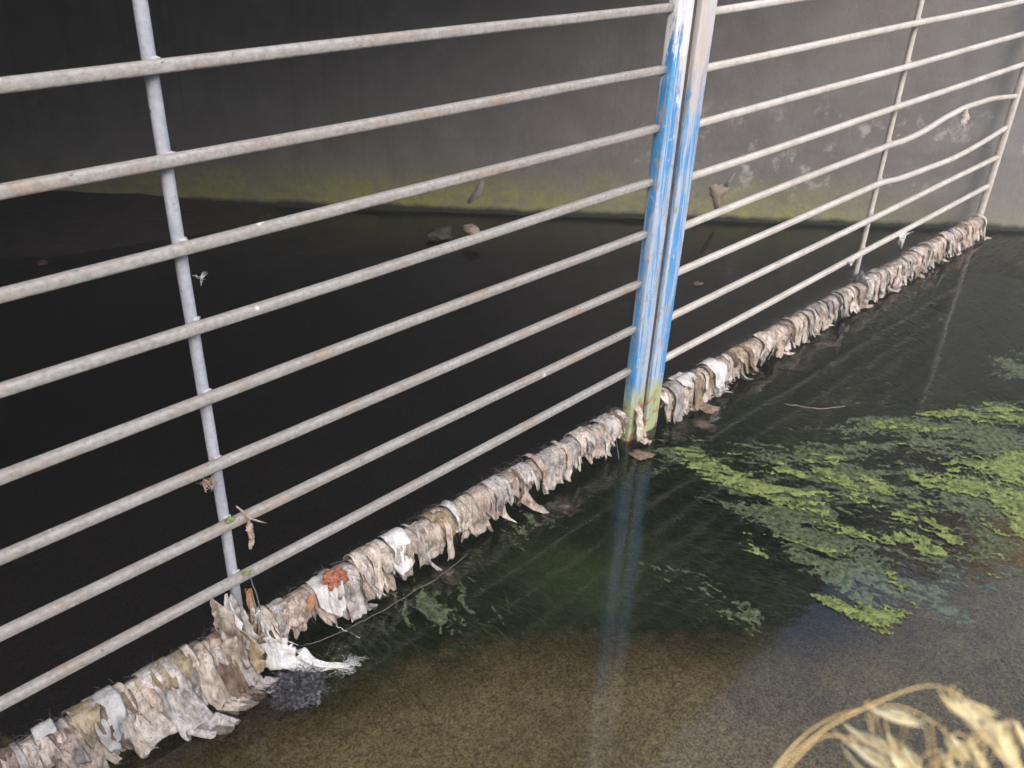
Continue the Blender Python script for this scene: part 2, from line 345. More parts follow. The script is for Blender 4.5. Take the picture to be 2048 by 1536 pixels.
# ------------------------------------------------------------------ setting
# ground: one sheet, carved down for the channel (channel runs along WD, width ~3.35 m)
def chan_d(x, y): return (np.stack([x-WP[0], y-WP[1]], -1)@WN[:2])      # 0 at the far wall, grows towards the camera side
BANK = 3.30
gx = np.concatenate([np.linspace(-14, -3, 12), np.linspace(-2.6, 5, 39), np.linspace(6, 14, 9)])
X, Y = np.meshgrid(gx, gx); D = chan_d(X, Y)
Z = np.where((D > -.25) & (D < BANK+.12), -.60, np.where(D >= BANK+.12, .48+.05*fbm(X*2, Y*2)+np.clip((D-BANK-1.6)*.75, 0, 5), 2.3+np.clip((-D-.6)*.5, 0, 4)))  # unseen near bank rises, added to keep low sky out of the culvert
AL = (X-WP[0])*WD[0]+(Y-WP[1])*WD[1]; Z = np.maximum(Z, np.where(AL < -9, np.clip((-9-AL)*.6, 0, 5)-.6, -9))  # downstream end also raised out of view, blocking low sky
def grid_faces(nx, ny, mask=None):
    I, J = np.meshgrid(np.arange(ny-1), np.arange(nx-1), indexing='ij'); b = (I*nx+J)
    f = np.stack([b, b+1, b+nx+1, b+nx], -1).reshape(-1, 4)
    return f if mask is None else f[mask.reshape(-1)]
go = mesh_obj('ground', np.stack([X.ravel(), Y.ravel(), Z.ravel()], -1), grid_faces(len(gx), len(gx)), M_soil, smooth=False); go['kind'] = 'structure'

ROOF_Y = .035; ROOF_TOP = 1.71+2.67*ROOF_Y; RZ = ROOF_TOP-.32   # the reflected edge is the top of the deck
def chan_pt(u, v, z): p = WP+WD*u+WN*v; return (p[0], p[1], z)
def prism(name, u0, u1, v0, v1, z0, z1, mat, uy=None, **k):
    b = MB(); P = [chan_pt(u0, v0, z0), chan_pt(u1, v0, z0), chan_pt(u1, v1, z0), chan_pt(u0, v1, z0)]
    Q = [chan_pt(u0, v0, z1), chan_pt(u1, v0, z1), chan_pt(u1, v1, z1), chan_pt(u0, v1, z1)]
    b.add(P+Q, [(0, 1, 2, 3), (4, 7, 6, 5), (0, 4, 5, 1), (1, 5, 6, 2), (2, 6, 7, 3), (3, 7, 4, 0)])
    return b.build(name, mat, smooth=False, **k)
w = prism('far_wall', -9, 13, -.30, 0, -.55, ROOF_TOP+.04, M_wall); tag(w, 'long stained concrete side wall beyond the barred gate with green film at the waterline', 'wall')
w = prism('near_wall', -9, 13, BANK, BANK+.25, -.55, .52, M_wall); tag(w, 'low concrete side wall under the near bank', 'wall')
# culvert: roof slab with its edge parallel to the gate, near side wall, end wall
cul = thing('culvert', 'dark concrete culvert roof and inner walls over the channel behind the gate', 'culvert')
def poly_prism(name, pts, z0, z1, mat, parent):
    n = len(pts); v = [(p[0], p[1], z0) for p in pts]+[(p[0], p[1], z1) for p in pts]
    f = [tuple(range(n-1, -1, -1)), tuple(range(n, 2*n))]+[(i, (i+1) % n, n+(i+1) % n, n+i) for i in range(n)]
    return mesh_obj(name, v, f, mat, parent, False)
def line_at_y(v, y): # point on channel-parallel line v at given y
    p = WP+WN*v; t = (y-p[1])/WD[1]; q = p+WD*t; return (q[0], q[1])
a = line_at_y(-.001, ROOF_Y); b = line_at_y(BANK+.26, ROOF_Y); c = line_at_y(BANK+.26, 9); d = line_at_y(-.001, 9)
poly_prism('roof_slab', [a, b, c, d], RZ, ROOF_TOP, M_darkened, cul)
a2 = line_at_y(BANK, ROOF_Y+.002); b2 = line_at_y(BANK+.24, ROOF_Y+.002); c2 = line_at_y(BANK+.24, 8.9); d2 = line_at_y(BANK, 8.9)
poly_prism('inner_wall', [a2, b2, c2, d2], .522, RZ-.002, M_darkened, cul)
e = line_at_y(.01, 8.6); f_ = line_at_y(BANK-.01, 8.6)
poly_prism('end_wall', [e, f_, (f_[0], 8.8), (e[0], 8.8)], -.5, RZ-.004, M_darkened, cul)

# bed of the stream
n_ = 230
us = np.concatenate([np.linspace(-8, -3.2, 10), np.linspace(-3.1, 2.2, n_), np.linspace(2.3, 12, 14)]); vs = np.linspace(-.05, BANK+.05, 180)
U_, V_ = np.meshgrid(us, vs); PX = WP[0]+WD[0]*U_+WN[0]*V_; PY = WP[1]+WD[1]*U_+WN[1]*V_
zb = -.20+.05*fbm(PX*2.2, PY*2.2)+.018*fbm(PX*14, PY*14, 3)-.05
def poly_sd(P, poly):  # signed distance, positive inside
    x, y = P; inside = np.zeros(x.shape, bool); dm = np.full(x.shape, 1e9); n = len(poly)
    for i in range(n):
        x0, y0 = poly[i]; x1, y1 = poly[(i+1) % n]
        cnd = ((y0 > y) != (y1 > y)) & (x < (x1-x0)*(y-y0)/((y1-y0)+1e-12)+x0); inside ^= cnd
        dx, dy = x1-x0, y1-y0; t = np.clip(((x-x0)*dx+(y-y0)*dy)/(dx*dx+dy*dy+1e-12), 0, 1)
        dm = np.minimum(dm, np.hypot(x-x0-t*dx, y-y0-t*dy))
    return np.where(inside, dm, -dm)
def wpoly(px, z=0.): return [tuple(onwater(a, b, z)[:2]) for a, b in px]
SILT = wpoly([(-300, 1500), (0, 1480), (400, 1400), (560, 1440), (640, 1350), (880, 1285), (1150, 1240), (1400, 1255), (1560, 1235), (1640, 1190), (1700, 1120), (1850, 1000), (2150, 930), (2900, 900), (2900, 380), (2000, 380), (900, 380), (0, 340), (-900, 900)], -.2)
sd = poly_sd((PX, PY), SILT)
silt = np.clip(.5+sd/.16, 0, 1)
bo = mesh_obj('stream_bed', np.stack([PX.ravel(), PY.ravel(), zb.ravel()], -1), grid_faces(len(us), len(vs)), M_bed); bo['kind'] = 'structure'
at = bo.data.attributes.new('silt', 'FLOAT', 'POINT'); at.data.foreach_set('value', silt.ravel().astype(np.float32))
wo = mesh_obj('water', [chan_pt(-8.9, -.02, 0), chan_pt(12.9, -.02, 0), chan_pt(12.9, BANK+.02, 0), chan_pt(-8.9, BANK+.02, 0)], [(0, 1, 2, 3)], M_water); wo['kind'] = 'structure'

# small stones and flecks lying on the bed
q = random.Random(77); b = MB()
for i in range(520):
    u = q.uniform(-3.0, 1.0); v = q.uniform(1.6, BANK-.05); p = chan_pt(u, v, 0); zz_ = -.20+.05*float(fbm(np.array(p[0]*2.2), np.array(p[1]*2.2)))+.018*float(fbm(np.array(p[0]*14), np.array(p[1]*14), 3))-.05
    r_ = q.uniform(.0015, .0045)*(2.2 if q.random() < .08 else 1); b.blob((p[0], p[1], zz_+.001), (r_*q.uniform(1, 1.8), r_, r_*.6), i, 4, .3)
tag(b.build('bed_pebbles', M_pebble), 'small stones and pale flecks scattered over the brown stream bed', 'pebbles', None, 'stuff')

# mud bank inside the mouth, against the far wall
mb = MB(); nu, nv = 60, 16; vs_ = []
for j in range(nv):
    for i in range(nu):
        u = 2.55+ (i/(nu-1))*6.0; wd = (.10+.75*min(1, (i/(nu-1))*5)**.8)*(1+.25*float(fbm(np.array(u*1.5), np.array(.3))-.5)); v = -.01+wd*j/(nv-1)
        k = 1-(j/(nv-1))**2; h = -.03+ .06*k*min(1, i/10)+.012*float(fbm(np.array(u*9), np.array(v*9)))
        if j == nv-1: h = -.08
        vs_.append(chan_pt(u, v, h))
mb.add(vs_, [tuple(q) for q in grid_faces(nu, nv)]); mo = mb.build('mud_bank', M_mud); mo['kind'] = 'structure'

# ------------------------------------------------------------------ the gate
ZB = [1.04, .9213, .8009, .6798, .5598, .4379, .3190, .2001, .070]
def RY(x): return -.0012+(x-1.2472)*math.tan(-.0191)
def RZO(x): return -.0153+.0161*(x-1.2472)
def wob(seed, x): return .0022*math.sin(2.1*x+seed*1.7)+.0012*math.sin(5.3*x+seed*3.1)
BR = .0086; GT = 1.40
left = thing('barred_gate', 'near leaf of the barred gate, pale weathered rails ending at the left blue post', 'gate')
right = thing('barred_gate', 'far leaf of the barred gate, two of its rails bent up beside the concrete wall', 'gate')
for k, z in enumerate(ZB):
    b = MB(); pts = [(x, .002, z+wob(k, x)*(.6 if k < 8 else 0)) for x in np.linspace(-1.05, 1.092, 60)]
    b.tube(pts, BR, 16, 3.6); o = b.build('rail', M_bar if k % 2 else M_bar2, left)
for k in range(1, 4):
    b = MB(); b.tube([(x, .002, 1.04+.115*k) for x in np.linspace(-1.05, 1.092, 8)], BR, 12, 2.6); b.build('rail', M_bar, left)
# upright rods: welded behind the rails
def rod(xa, z0, z1, y, r, mat, parent, zs, dx=0):
    b = MB(); b.tube([(xa+dx*(z-.6)+.0015*math.sin(5*z), y, z) for z in np.linspace(z0, z1, 40)], r, 16)
    o = b.build('upright_rod', mat, parent)
    for i, z in enumerate(zs):
        bw = MB(); bw.blob((xa+dx*(z-.6)+.003, y-r*.75, z+.0075), (.0075, .005, .0035), i, 8, .25)
        bw.build('weld', M_weld, o)
rod(-.0, .035, GT, .0195, .0092, M_pole, left, ZB[:8], dx=.004)
for k in range(9):
    b = MB(); pts = []
    for x in np.linspace(1.212, 3.415, 120):
        z = ZB[k]+RZO(x); y = RY(x)+.001
        if k == 8: z = .062+.010*(x-1.25)/2.2
        pts.append([x, y, z+wob(k+20, x)*.6])
    if k in (4, 5):
        key = {4: [(1785, 293), (1850, 262), (1890, 236), (1930, 215), (1985, 197), (2033, 192)], 5: [(1765, 370), (1812, 353), (1860, 335), (1905, 318), (1940, 300), (1975, 279), (2015, 254)]}[k]
        kp = []
        for q in key:
            P = ongate(*q); 
            for _ in range(4): P = ongate(*q, y=RY(P[0]))
            kp.append(P)
        kx = [p[0] for p in kp]; kz = [p[2] for p in kp]
        for p in pts:
            if p[0] > kx[0]:
                zz = np.interp(p[0], kx, kz); f = min(1, (p[0]-kx[0])/.1); p[2] = p[2]*(1-f)+zz*f
        arr = np.array([p[2] for p in pts])
        for _ in range(6): arr[1:-1] = (arr[:-2]+arr[1:-1]*2+arr[2:])/4
        for p, z in zip(pts, arr): p[2] = z
    b.tube(pts, BR*.98, 12, 3.4); o = b.build('rail', M_fbar, right)
    if k in (4, 5): o['label'] = 'rail bent upwards near the wall'
for k in range(1, 4):
    b = MB(); b.tube([(x, RY(x), 1.04+.115*k+RZO(x)) for x in np.linspace(1.212, 3.415, 10)], BR, 12, 2.6); b.build('rail', M_fbar, right)
rod(2.352, -.22, GT, RY(2.35)+.019, .0085, M_fbar, right, [z+RZO(2.35) for z in ZB[1:8]], dx=-.004)
b = MB(); b.tube([(3.432+.004*math.sin(3*z), RY(3.43)+.004, z) for z in np.linspace(-.22, GT, 30)], .013, 14, 3.0); b.build('end_stile', M_fbar, right)
# blue meeting posts: channel sections 50 x 24 mm with soft edges
def post(x0, x1, y0, y1, z0, z1, mat, parent, lean=0.):
    sec = []
    r = .004
    for cx, cy, a0 in ((x0+r, y0+r, 180), (x1-r, y0+r, 270), (x1-r, y1-r, 0), (x0+r, y1-r, 90)):
        for q in range(4): a = math.radians(a0+30*q); sec.append((cx+r*math.cos(a), cy+r*math.sin(a)))
    vs = []; fs = []; n = len(sec); zs = np.linspace(z0, z1, 60)
    for z in zs:
        for x, y in sec: vs.append((x+lean*(z-.5), y+.0004*math.sin(9*z), z))
    m = len(zs)
    for i in range(m-1):
        for k in range(n): fs.append((i*n+k, i*n+(k+1) % n, (i+1)*n+(k+1) % n, (i+1)*n+k))
    fs.append(tuple(range(n-1, -1, -1))); fs.append(tuple((m-1)*n+k for k in range(n)))
    return mesh_obj('blue_post', vs, fs, mat, parent, True)
p1 = post(1.0865, 1.1385, -.020, .010, -.03, GT, M_post1, left, .002); p1['label'] = 'blue post with white upper end'
p2 = post(1.160, 1.2155, -.022, .008, -.04, GT, M_post2, right, .012); p2['label'] = 'blue post with beige bare upper end'
b = MB(); b.box((1.1395, -.012, .02), (1.159, .004, GT-.01)); b.build('gap_shade_strip', M_stone_shade, right, smooth=False)  # dark strip set between the posts in place of shade in the gap

# ------------------------------------------------------------------ debris along the bottom rail
def roll(x0, x1, zc, yc, seed, label):
    n = 900 if x1-x0 > 1.5 else 700; m = 22; xs = np.linspace(x0, x1, n); th = np.linspace(0, 2*PI, m, endpoint=False)
    XX, TT = np.meshgrid(xs, th, indexing='ij')
    yy = np.cos(TT); zz = np.sin(TT)
    r = .0140+.009*(fbm(XX*16+seed, TT*.5+0*XX, 3)-.2)+.006*(fbm(XX*70+seed+yy*1.5, zz*1.5+9, 4)-.5)
    r = r+.0035*np.abs(np.sin(XX*190+3*np.sin(XX*31)+TT*1.4))*fbm(XX*30, TT)
    V = np.stack([XX+.004*np.sin(TT*2+XX*60), yc(XX)+r*yy, zc(XX)+r*zz*1.05], -1).reshape(-1, 3)
    f = []
    for k in range(m): i = np.arange(n-1); f.append(np.stack([i*m+k, i*m+(k+1) % m, (i+1)*m+(k+1) % m, (i+1)*m+k], -1))
    o = mesh_obj('fibre_mat', V, np.concatenate(f)[:, ::-1], M_felt)
    q = random.Random(int(seed)); hb = MB()
    for i in range(int(800*(x1-x0))):
        xx = q.uniform(x0, x1); a = q.uniform(-.4, 3.4); c0 = np.array([xx, float(yc(xx))-.026*math.cos(a)*.9, float(zc(xx))+.026*math.sin(a)]); d = np.array([q.gauss(0, .8), -math.cos(a), math.sin(a)*.8-.15]); d /= np.linalg.norm(d)
        L = q.uniform(.006, .036); m1 = c0+d*L*.5+np.array([q.gauss(0, .003), 0, 0]); hb.tube([c0-d*.006, c0, m1, m1+d*L*.5+np.array([q.gauss(0, .004), q.gauss(0, .003), -L*.35])], .00035, 3, cap=False)
    hb.build('loose_fibres', M_hair, o)['kind'] = 'stuff'
    return tag(o, label, 'debris')
zl = lambda x: .072+.016*np.clip(-x, 0, 1)
zr = lambda x: .060+.010*(np.asarray(x)-1.25)/2.2
roll(-1.0, 1.075, zl, lambda x: 0*x-.001, 1., 'felted grey fibre mat wound round the bottom rail of the near gate leaf')
roll(1.225, 3.42, zr, lambda x: -.001+(x-1.2472)*math.tan(-.0191), 5., 'felted grey fibre mat wound round the bottom rail of the far gate leaf')

def flow_dir(x, y=-.1):
    a = np.interp(x, [-.6, 0.1, .45, 1.15, 1.35, 1.8, 3], [math.radians(q) for q in (-52, -48, -80, -80, -55, -42, -35)])
    return np.array([math.cos(a), math.sin(a)])
def rag(x, w, L, mat, rg, name='rag', r=.024, a0=None, skew=0., tip='ragged', yc=None, zc=None, out=.25, trail=0., folds=None, thick=.001, amp=None):
    yc = (0. if x < 1.15 else RY(x)) if yc is None else yc; zc = float(zl(x) if x < 1.15 else zr(x)) if zc is None else zc
    a0 = rg.uniform(.3, 1.5) if a0 is None else a0
    arc = r*(a0+1.3); T = arc+L+trail; ns = max(14, int(T/.0048)); nt = int(min(34, max(9, w/.0036)))
    A = amp or rg.uniform(.008, .015); pinch = rg.uniform(.6, 1.15); seed = rg.uniform(0, 200); fd = flow_dir(x); pk = rg.uniform(-.3, .3)
    side = rg.uniform(-.5, .5); belly = rg.uniform(.0, .008); tear = rg.uniform(.15, .5); slant = rg.uniform(-.35, .35)
    N1 = lambda a, b, o=3: float(fbm(np.array(a), np.array(b), o))-.5
    path = []
    for i in range(ns+1):
        s = T*i/ns
        if s <= arc:
            a = -a0+s/r; rr = r*(1+.35*N1(seed+s*50, 3.)); p = np.array([0, -rr*math.sin(a), rr*math.cos(a)]); nrm = np.array([0, -math.sin(a), math.cos(a)])
        else:
            q = (s-arc)/max(L, 1e-6); dz = path[-1][0]; ds = T/ns; zabs = dz[2]+zc
            if zabs < .006 and trail > 0:
                dd = np.array([fd[0], fd[1], -.10 if zabs > -.012 else 0.]); nrm = np.array([0, 0, 1.])
            elif zabs < .003: dd = np.array([fd[0], fd[1], -.3]); nrm = np.array([0, 0, 1.])
            else: dd = np.array([skew*(.3+q), -out*(.2+q)+.25*N1(seed+q*3, 7.), -1.]); nrm = np.array([0, -1., -out*.5])
            dd = dd/np.linalg.norm(dd); nrm = nrm/np.linalg.norm(nrm); p = dz+dd*ds
        path.append((p, nrm))
    lims = []
    for t in range(nt):
        tt = t/(nt-1)-.5; X = tt*w
        if tip == 'square': l = .97-.05*(N1(seed+X*120, 5.)+.5)+.12*slant*tt
        elif tip == 'round': l = 1-.55*max(0, abs(tt)*2-.35)**2-.06*(N1(seed+X*150, 5.)+.5)
        elif tip == 'point': l = 1-1.0*abs(tt-pk)-.12*(N1(seed+X*110, 5.)+.5)
        else:
            l = 1.04-.62*(N1(seed+X*55, 5., 2)+.5)-.25*(N1(seed+X*190, 8., 2)+.5)+slant*tt
            d = N1(seed+X*60+40, 2., 2)
            if d > .12: l -= tear*min(1, (d-.12)*7)
        lims.append(min(1., max(.38, l)))
    vs = []
    for i in range(ns+1):
        f = i/ns
        for t in range(nt):
            tt = t/(nt-1)-.5; g = f*lims[t]; gi = g*ns; k = int(gi); k2 = min(ns, k+1); fr = gi-k
            pp = path[k][0]*(1-fr)+path[k2][0]*fr; nn = path[k][1]*(1-fr)+path[k2][1]*fr; s = T*g; env = min(1, max(.2, (s-arc*.25)/.03))
            ww = w*(pinch+(1-pinch)*min(1, g*1.5)); X = tt*w
            pl = 1-abs(2*N1(seed+X*62+g*1.3, seed*.3+g*1.8, 2))*2.6          # gathered pleats, about 1.5 cm apart
            cr = N1(seed+X*70, seed*.5+s*55, 3)
            fold = A*env*pl*.75+.010*env*cr+belly*math.sin(PI*min(1, g))
            q = pp+nn*(fold+.0012)+np.array([tt*ww+side*.02*g+.010*env*N1(seed+X*30, s*40+seed, 2), 0, 0])
            vs.append((x+q[0], yc+q[1], zc+q[2]))
    o = mesh_obj(name, vs, [tuple(q) for q in grid_faces(nt, ns+1)], RAG[mat] if isinstance(mat, str) else mat)
    md = o.modifiers.new('thickness', 'SOLIDIFY'); md.thickness = thick; md.offset = 0
    return o

rg = random.Random(11)
ADJ = {'beige': 'beige', 'grey': 'grey', 'pink': 'pinkish brown', 'ochre': 'yellowish', 'white': 'off-white', 'brown': 'dark brown'}
def zone(x):
    if x < -.03: return 'left of the nearest upright'
    if x < 1.1: return 'between nearest upright and blue posts'
    if x < 2.35: return 'between blue posts and far upright'
    return 'between far upright and wall'
def place_rag(x, w_, L, mt, size, **k):
    o = rag(x, w_, L, mt, rg, **k)
    tag(o, f'{size} {ADJ[mt]} rag on the bottom rail {zone(x)}', 'rag', f'{size} {ADJ[mt]} rags {zone(x)}')
x = -.60                                   # wide sheets that make the continuous skirt
while x < 3.36:
    if .99 < x < 1.29: x += .02; continue
    far = x > 1.2
    w_ = rg.uniform(.11, .19); 
    if .99 < x+w_/2 and x < 1.1: w_ = .10
    mt = rg.choices(['beige', 'grey', 'pink'], [.40, .22, .38])[0]
    place_rag(x, w_, rg.uniform(.055, .085), mt, 'wide', r=rg.uniform(.018, .022), skew=rg.uniform(-.1, .35), tip='ragged', out=rg.uniform(.1, .35), trail=(rg.uniform(.03, .06) if rg.random() < (.75 if far else .35) else 0))
    x += rg.uniform(.045, .075)
x = -.60                                   # middling pieces over them
while x < 3.39:
    if 1.05 < x < 1.235: x += .02; continue
    far = x > 1.2
    w_ = rg.uniform(.025, .075)
    mt = rg.choices(['beige', 'grey', 'pink', 'ochre', 'brown'], [.40, .22, .30, .05, .04 if x > -.1 else .16])[0]
    place_rag(x, w_, rg.uniform(.045, .100)*(.92 if far else 1), mt, 'middling', r=rg.uniform(.0195, .0250) if rg.random() < .9 else .029, skew=rg.uniform(-.3, .6), tip=rg.choice(['ragged', 'ragged', 'ragged', 'ragged', 'point', 'square']), out=rg.uniform(.05, .45), trail=(rg.uniform(.03, .07) if rg.random() < (.4 if far else .12) else 0))
    x += rg.uniform(.026, .055)

x = -.6
while x < 3.38:
    if 1.05 < x < 1.235: x += .02; continue
    mt = rg.choice(['beige', 'grey', 'pink', 'beige', 'brown'])
    o = rag(x, rg.uniform(.007, .020), rg.uniform(.035, .10)*(1 if x < 1.2 else .75), mt, rg, r=rg.uniform(.027, .035), skew=rg.uniform(-.9, 1.3), tip=rg.choice(['point', 'ragged', 'square']), out=rg.uniform(.1, .7), a0=rg.uniform(-.2, .8))
    tag(o, f'narrow {ADJ[mt]} shred on the bottom rail {zone(x)}', 'shred', f'narrow {ADJ[mt]} shreds {zone(x)}')
    x += rg.uniform(.04, .10)

def P3(px, py, y=0.): return ongate(px, py, y)
def special(px, w, L, mat, label, cat='rag', py=None, name='rag', **k):
    x = float(ongate(px[0], px[1], -.02)[0]) if isinstance(px, tuple) else px
    o = rag(x, w, L, mat, random.Random(int(x*1000)+5), name=name, **k); return tag(o, label, cat)
special((640, 1200), .075, .055, 'white', 'bright white rag with a drawn out point, just left of the red brown clump', r=.031, tip='point', skew=.15, out=.35, pinch=None) if False else None
special((655, 1195), .07, .055, 'white', 'bright off-white rag drawn to a point, hanging below the red brown clump', r=.031, tip='point', skew=.12, out=.45, folds=1.3)
special((745, 1150), .085, .050, 'beige', 'broad beige rag cut off straight at its lower edge, right of the red brown clump', r=.030, tip='ragged', out=.3, folds=2.)
special((880, 1050), .05, .055, 'ochre', 'yellowish soaked rag with a thin white tail, left of the loose square scrap', r=.031, tip='point', out=.35)
special((905, 1015), .022, .030, 'white', 'thin crumpled white strip looped over the rail, below the middle of the lowest long rail', r=.033, tip='point', folds=1.2)
special((800, 1060), .05, .045, 'white', 'pale grey white rag with a rounded hem, halfway between red clump and yellowish rag', r=.031, tip='round', out=.4)
special((1035, 1000), .045, .075, 'dark', 'dark grey pointed flap hanging under the pale rags', r=.020, tip='point', skew=.25, out=.15)
special((1370, 775), .062, .020, 'white', 'clean bright white tissue lying over the rail right of the blue posts', 'tissue', r=.034, tip='ragged', name='tissue', folds=1.4)
special((1418, 770), .05, .042, 'white', 'white flap with a rounded tip beside the clean tissue', r=.032, tip='round', out=.5, folds=.9, skew=.2)
special((1345, 800), .045, .075, 'grey', 'stringy grey rag bundle right beside the blue posts', r=.030, tip='square', out=.2, folds=3.4, trail=.0)
special((1380, 800), .040, .055, 'brown', 'long brown rag trailing into the water right of the blue posts', r=.030, tip='square', out=.3, trail=.075, amp=.003)
special((1270, 830), .030, .085, 'beige', 'torn beige strip hanging into the water under the left blue post', r=.026, tip='square', out=.15, trail=.03, folds=1.2)
special((1745, 560), .040, .055, 'beige', 'two-lobed pale rag hanging low right of the thin far upright', r=.030, tip='round', out=.3, folds=1.)
special((1722, 560), .022, .06, 'white', 'narrow whitish strip hanging from the foot of the thin far upright', r=.032, tip='point', folds=1.)
special(3.40, .022, .05, 'beige', 'last pale strip at the wall end, trailing out on the water', r=.028, tip='point', trail=.09, folds=1.)
special((175, 1450), .045, .06, 'ochre', 'cream and orange stained rag near the lower left of the picture', r=.031, tip='ragged', out=.35)
special((215, 1420), .05, .05, 'white', 'white rag folded in loops beside the cream stained one', r=.032, tip='round', out=.4, folds=2.5)
special((100, 1480), .035, .022, 'white', 'small bright white scrap on the mat near the left picture edge', r=.033, tip='ragged', folds=1.)
special((250, 1430), .028, .10, 'beige', 'narrow pale strip swinging free with a cut end, left part', r=.028, tip='square', out=.45, folds=1.)
special((270, 1400), .045, .085, 'beige', 'stiff pale square-ended scrap hanging free, left part', r=.028, tip='square', out=.85, skew=.5, folds=.6, amp=.002)
special((330, 1370), .060, .11, 'grey', 'long grey strip hanging down into the water, the leftmost of the long ones', r=.030, tip='square', out=.75, skew=.35, folds=1.4, trail=.04)
special((400, 1320), .040, .14, 'beige', 'long pale strip left of the nearest upright reaching the water', r=.030, tip='square', out=.55, skew=.3, folds=1.3)
special((440, 1300), .035, .14, 'brown', 'long reddish brown strip beside the nearest upright reaching the water', r=.031, tip='square', out=.55, skew=.3, folds=1.2)
special((470, 1290), .035, .15, 'grey', 'long grey brown strip under the nearest upright reaching the water', r=.032, tip='square', out=.5, skew=.25, folds=1.2)
special((345, 1340), .075, .030, 'ochre', 'broad khaki rag with red brown and white stains, left of the nearest upright', r=.031, tip='ragged', out=.3, folds=1.)

# free cloth: ribbon through given world points
def ribbon(name, pts, widths, mat, label, cat, wdir=(1, 0, 0), amp=.003, k=2., seed=1, nt=10, thick=.001, steps=8):
    rg = random.Random(seed); P = [np.array(p, float) for p in pts]; Q = []; W = []
    for i in range(len(P)-1):
        p0 = P[max(i-1, 0)]; p1 = P[i]; p2 = P[i+1]; p3 = P[min(i+2, len(P)-1)]
        for j in range(steps):
            t = j/steps; Q.append(.5*((2*p1)+(-p0+p2)*t+(2*p0-5*p1+4*p2-p3)*t*t+(-p0+3*p1-3*p2+p3)*t**3)); W.append(widths[i]*(1-t)+widths[i+1]*t)
    Q.append(P[-1]); W.append(widths[-1]); vs = []; ph = rg.uniform(0, 6); m = len(Q)
    for i, (q, w) in enumerate(zip(Q, W)):
        t = Q[min(i+1, m-1)]-Q[max(i-1, 0)]; t /= np.linalg.norm(t)+1e-9
        wd = np.array(wdir, float) if not callable(wdir) else wdir(i/(m-1)); wd = wd-t*(wd@t); wd /= np.linalg.norm(wd)+1e-9; nn = np.cross(t, wd)
        for a in range(nt):
            tt = a/(nt-1)-.5
            nz = float(vnoise(np.array(seed*9+tt*6), np.array(i*.5+seed)))-.5+1.2*(float(fbm(np.array(seed*3+tt*w*90), np.array(i*.35+seed), 3))-.5)
            vs.append(q+wd*(w*tt+.38*w*nz*(abs(tt) > .35))+nn*(amp*math.sin(2*PI*k*tt+ph+i*.25)+amp*1.6*nz))
    o = mesh_obj(name, vs, [tuple(f) for f in grid_faces(nt, m)], RAG[mat] if isinstance(mat, str) else mat)
    md = o.modifiers.new('thickness', 'SOLIDIFY'); md.thickness = thick; md.offset = 0
    return tag(o, label, cat)
g = lambda a, b, y=-.03: ongate(a, b, y)
wt = lambda a, b, z=.004: onwater(a, b, z)
IR = RX  # image right, used as a width direction for loose cloth
ribbon('rag', [g(512, 1222), g(520, 1262), g(530, 1300, -.04), g(545, 1318, -.05)], [.012, .034, .036, .03], 'white', 'pure white cloth strip hanging beside the nearest upright', 'rag', RX, .005, 1.2, 3)
ribbon('rag', [g(528, 1285, -.05), g(560, 1312, -.055), g(600, 1322, -.07), wt(640, 1332, .010), wt(700, 1330, .004)], [.018, .050, .040, .018, .006], 'white', 'pure white twisted cloth swept sideways onto the water by the nearest upright', 'rag', UX, .006, 1.5, 4)
ribbon('rag', [g(478, 1262, -.045), g(497, 1290, -.05), g(512, 1320, -.055), g(522, 1345, -.06)], [.010, .032, .030, .006], 'ochre', 'smooth cream pointed flap in front of the nearest upright', 'rag', RX, .002, .6, 5)
ribbon('rag', [g(424, 1198, -.02), g(440, 1225, -.03), g(458, 1262, -.04), g(470, 1300, -.045), g(490, 1335, -.05)], [.004, .026, .042, .036, .022], 'beige', 'crumpled stained rag standing up left of the nearest upright, its tip touching the lowest rail', 'rag', RX, .004, 1.1, 6, nt=14)
ribbon('rag', [g(452, 1188, -.01), g(458, 1215, -.022), g(468, 1250, -.036), g(476, 1290, -.045)], [.003, .014, .022, .012], 'white', 'thin white spike of cloth left of the foot of the nearest upright', 'rag', RX, .004, 1.2, 17)
ribbon('rag', [g(499, 1186, -.008), g(505, 1210, -.016), g(512, 1240, -.030), g(516, 1268, -.04)], [.004, .012, .018, .010], 'pink', 'short pinkish spike of cloth right of the foot of the nearest upright', 'rag', RX, .004, 1.2, 18)
ribbon('rag', [g(462, 1190, -.0), g(470, 1225, -.028), g(480, 1262, -.034), g(486, 1300, -.04)], [.006, .030, .048, .050], 'grey', 'brownish rag wrapped round the foot of the nearest upright', 'rag', RX, .004, .9, 7, nt=14)
ribbon('scrap', [g(495, 1178, -.006), g(500, 1200, -.010), g(505, 1216, -.014)], [.010, .016, .010], M_orange, 'orange and cream scrap stuck to the right side of the nearest upright', 'scrap', RX, .004, 1.3, 8)
ribbon('scrap', [g(622, 1190, -.036), g(624, 1204, -.040), g(618, 1222, -.042)], [.010, .014, .006], M_orange, 'small orange stain-like scrap on the white rag left of the red brown clump', 'scrap', RX, .002, 1., 9)
b = MB(); c = g(671, 1157, -.026)
for i in range(7):
    q = random.Random(i); b.blob(c+np.array([q.uniform(-.016, .016), q.uniform(-.006, .004), q.uniform(-.014, .014)]), (.0125, .010, .012), i, 14, .35)
tag(b.build('foam_clump', M_rust), 'red brown crumbly clump stuck on top of the rags', 'clump')
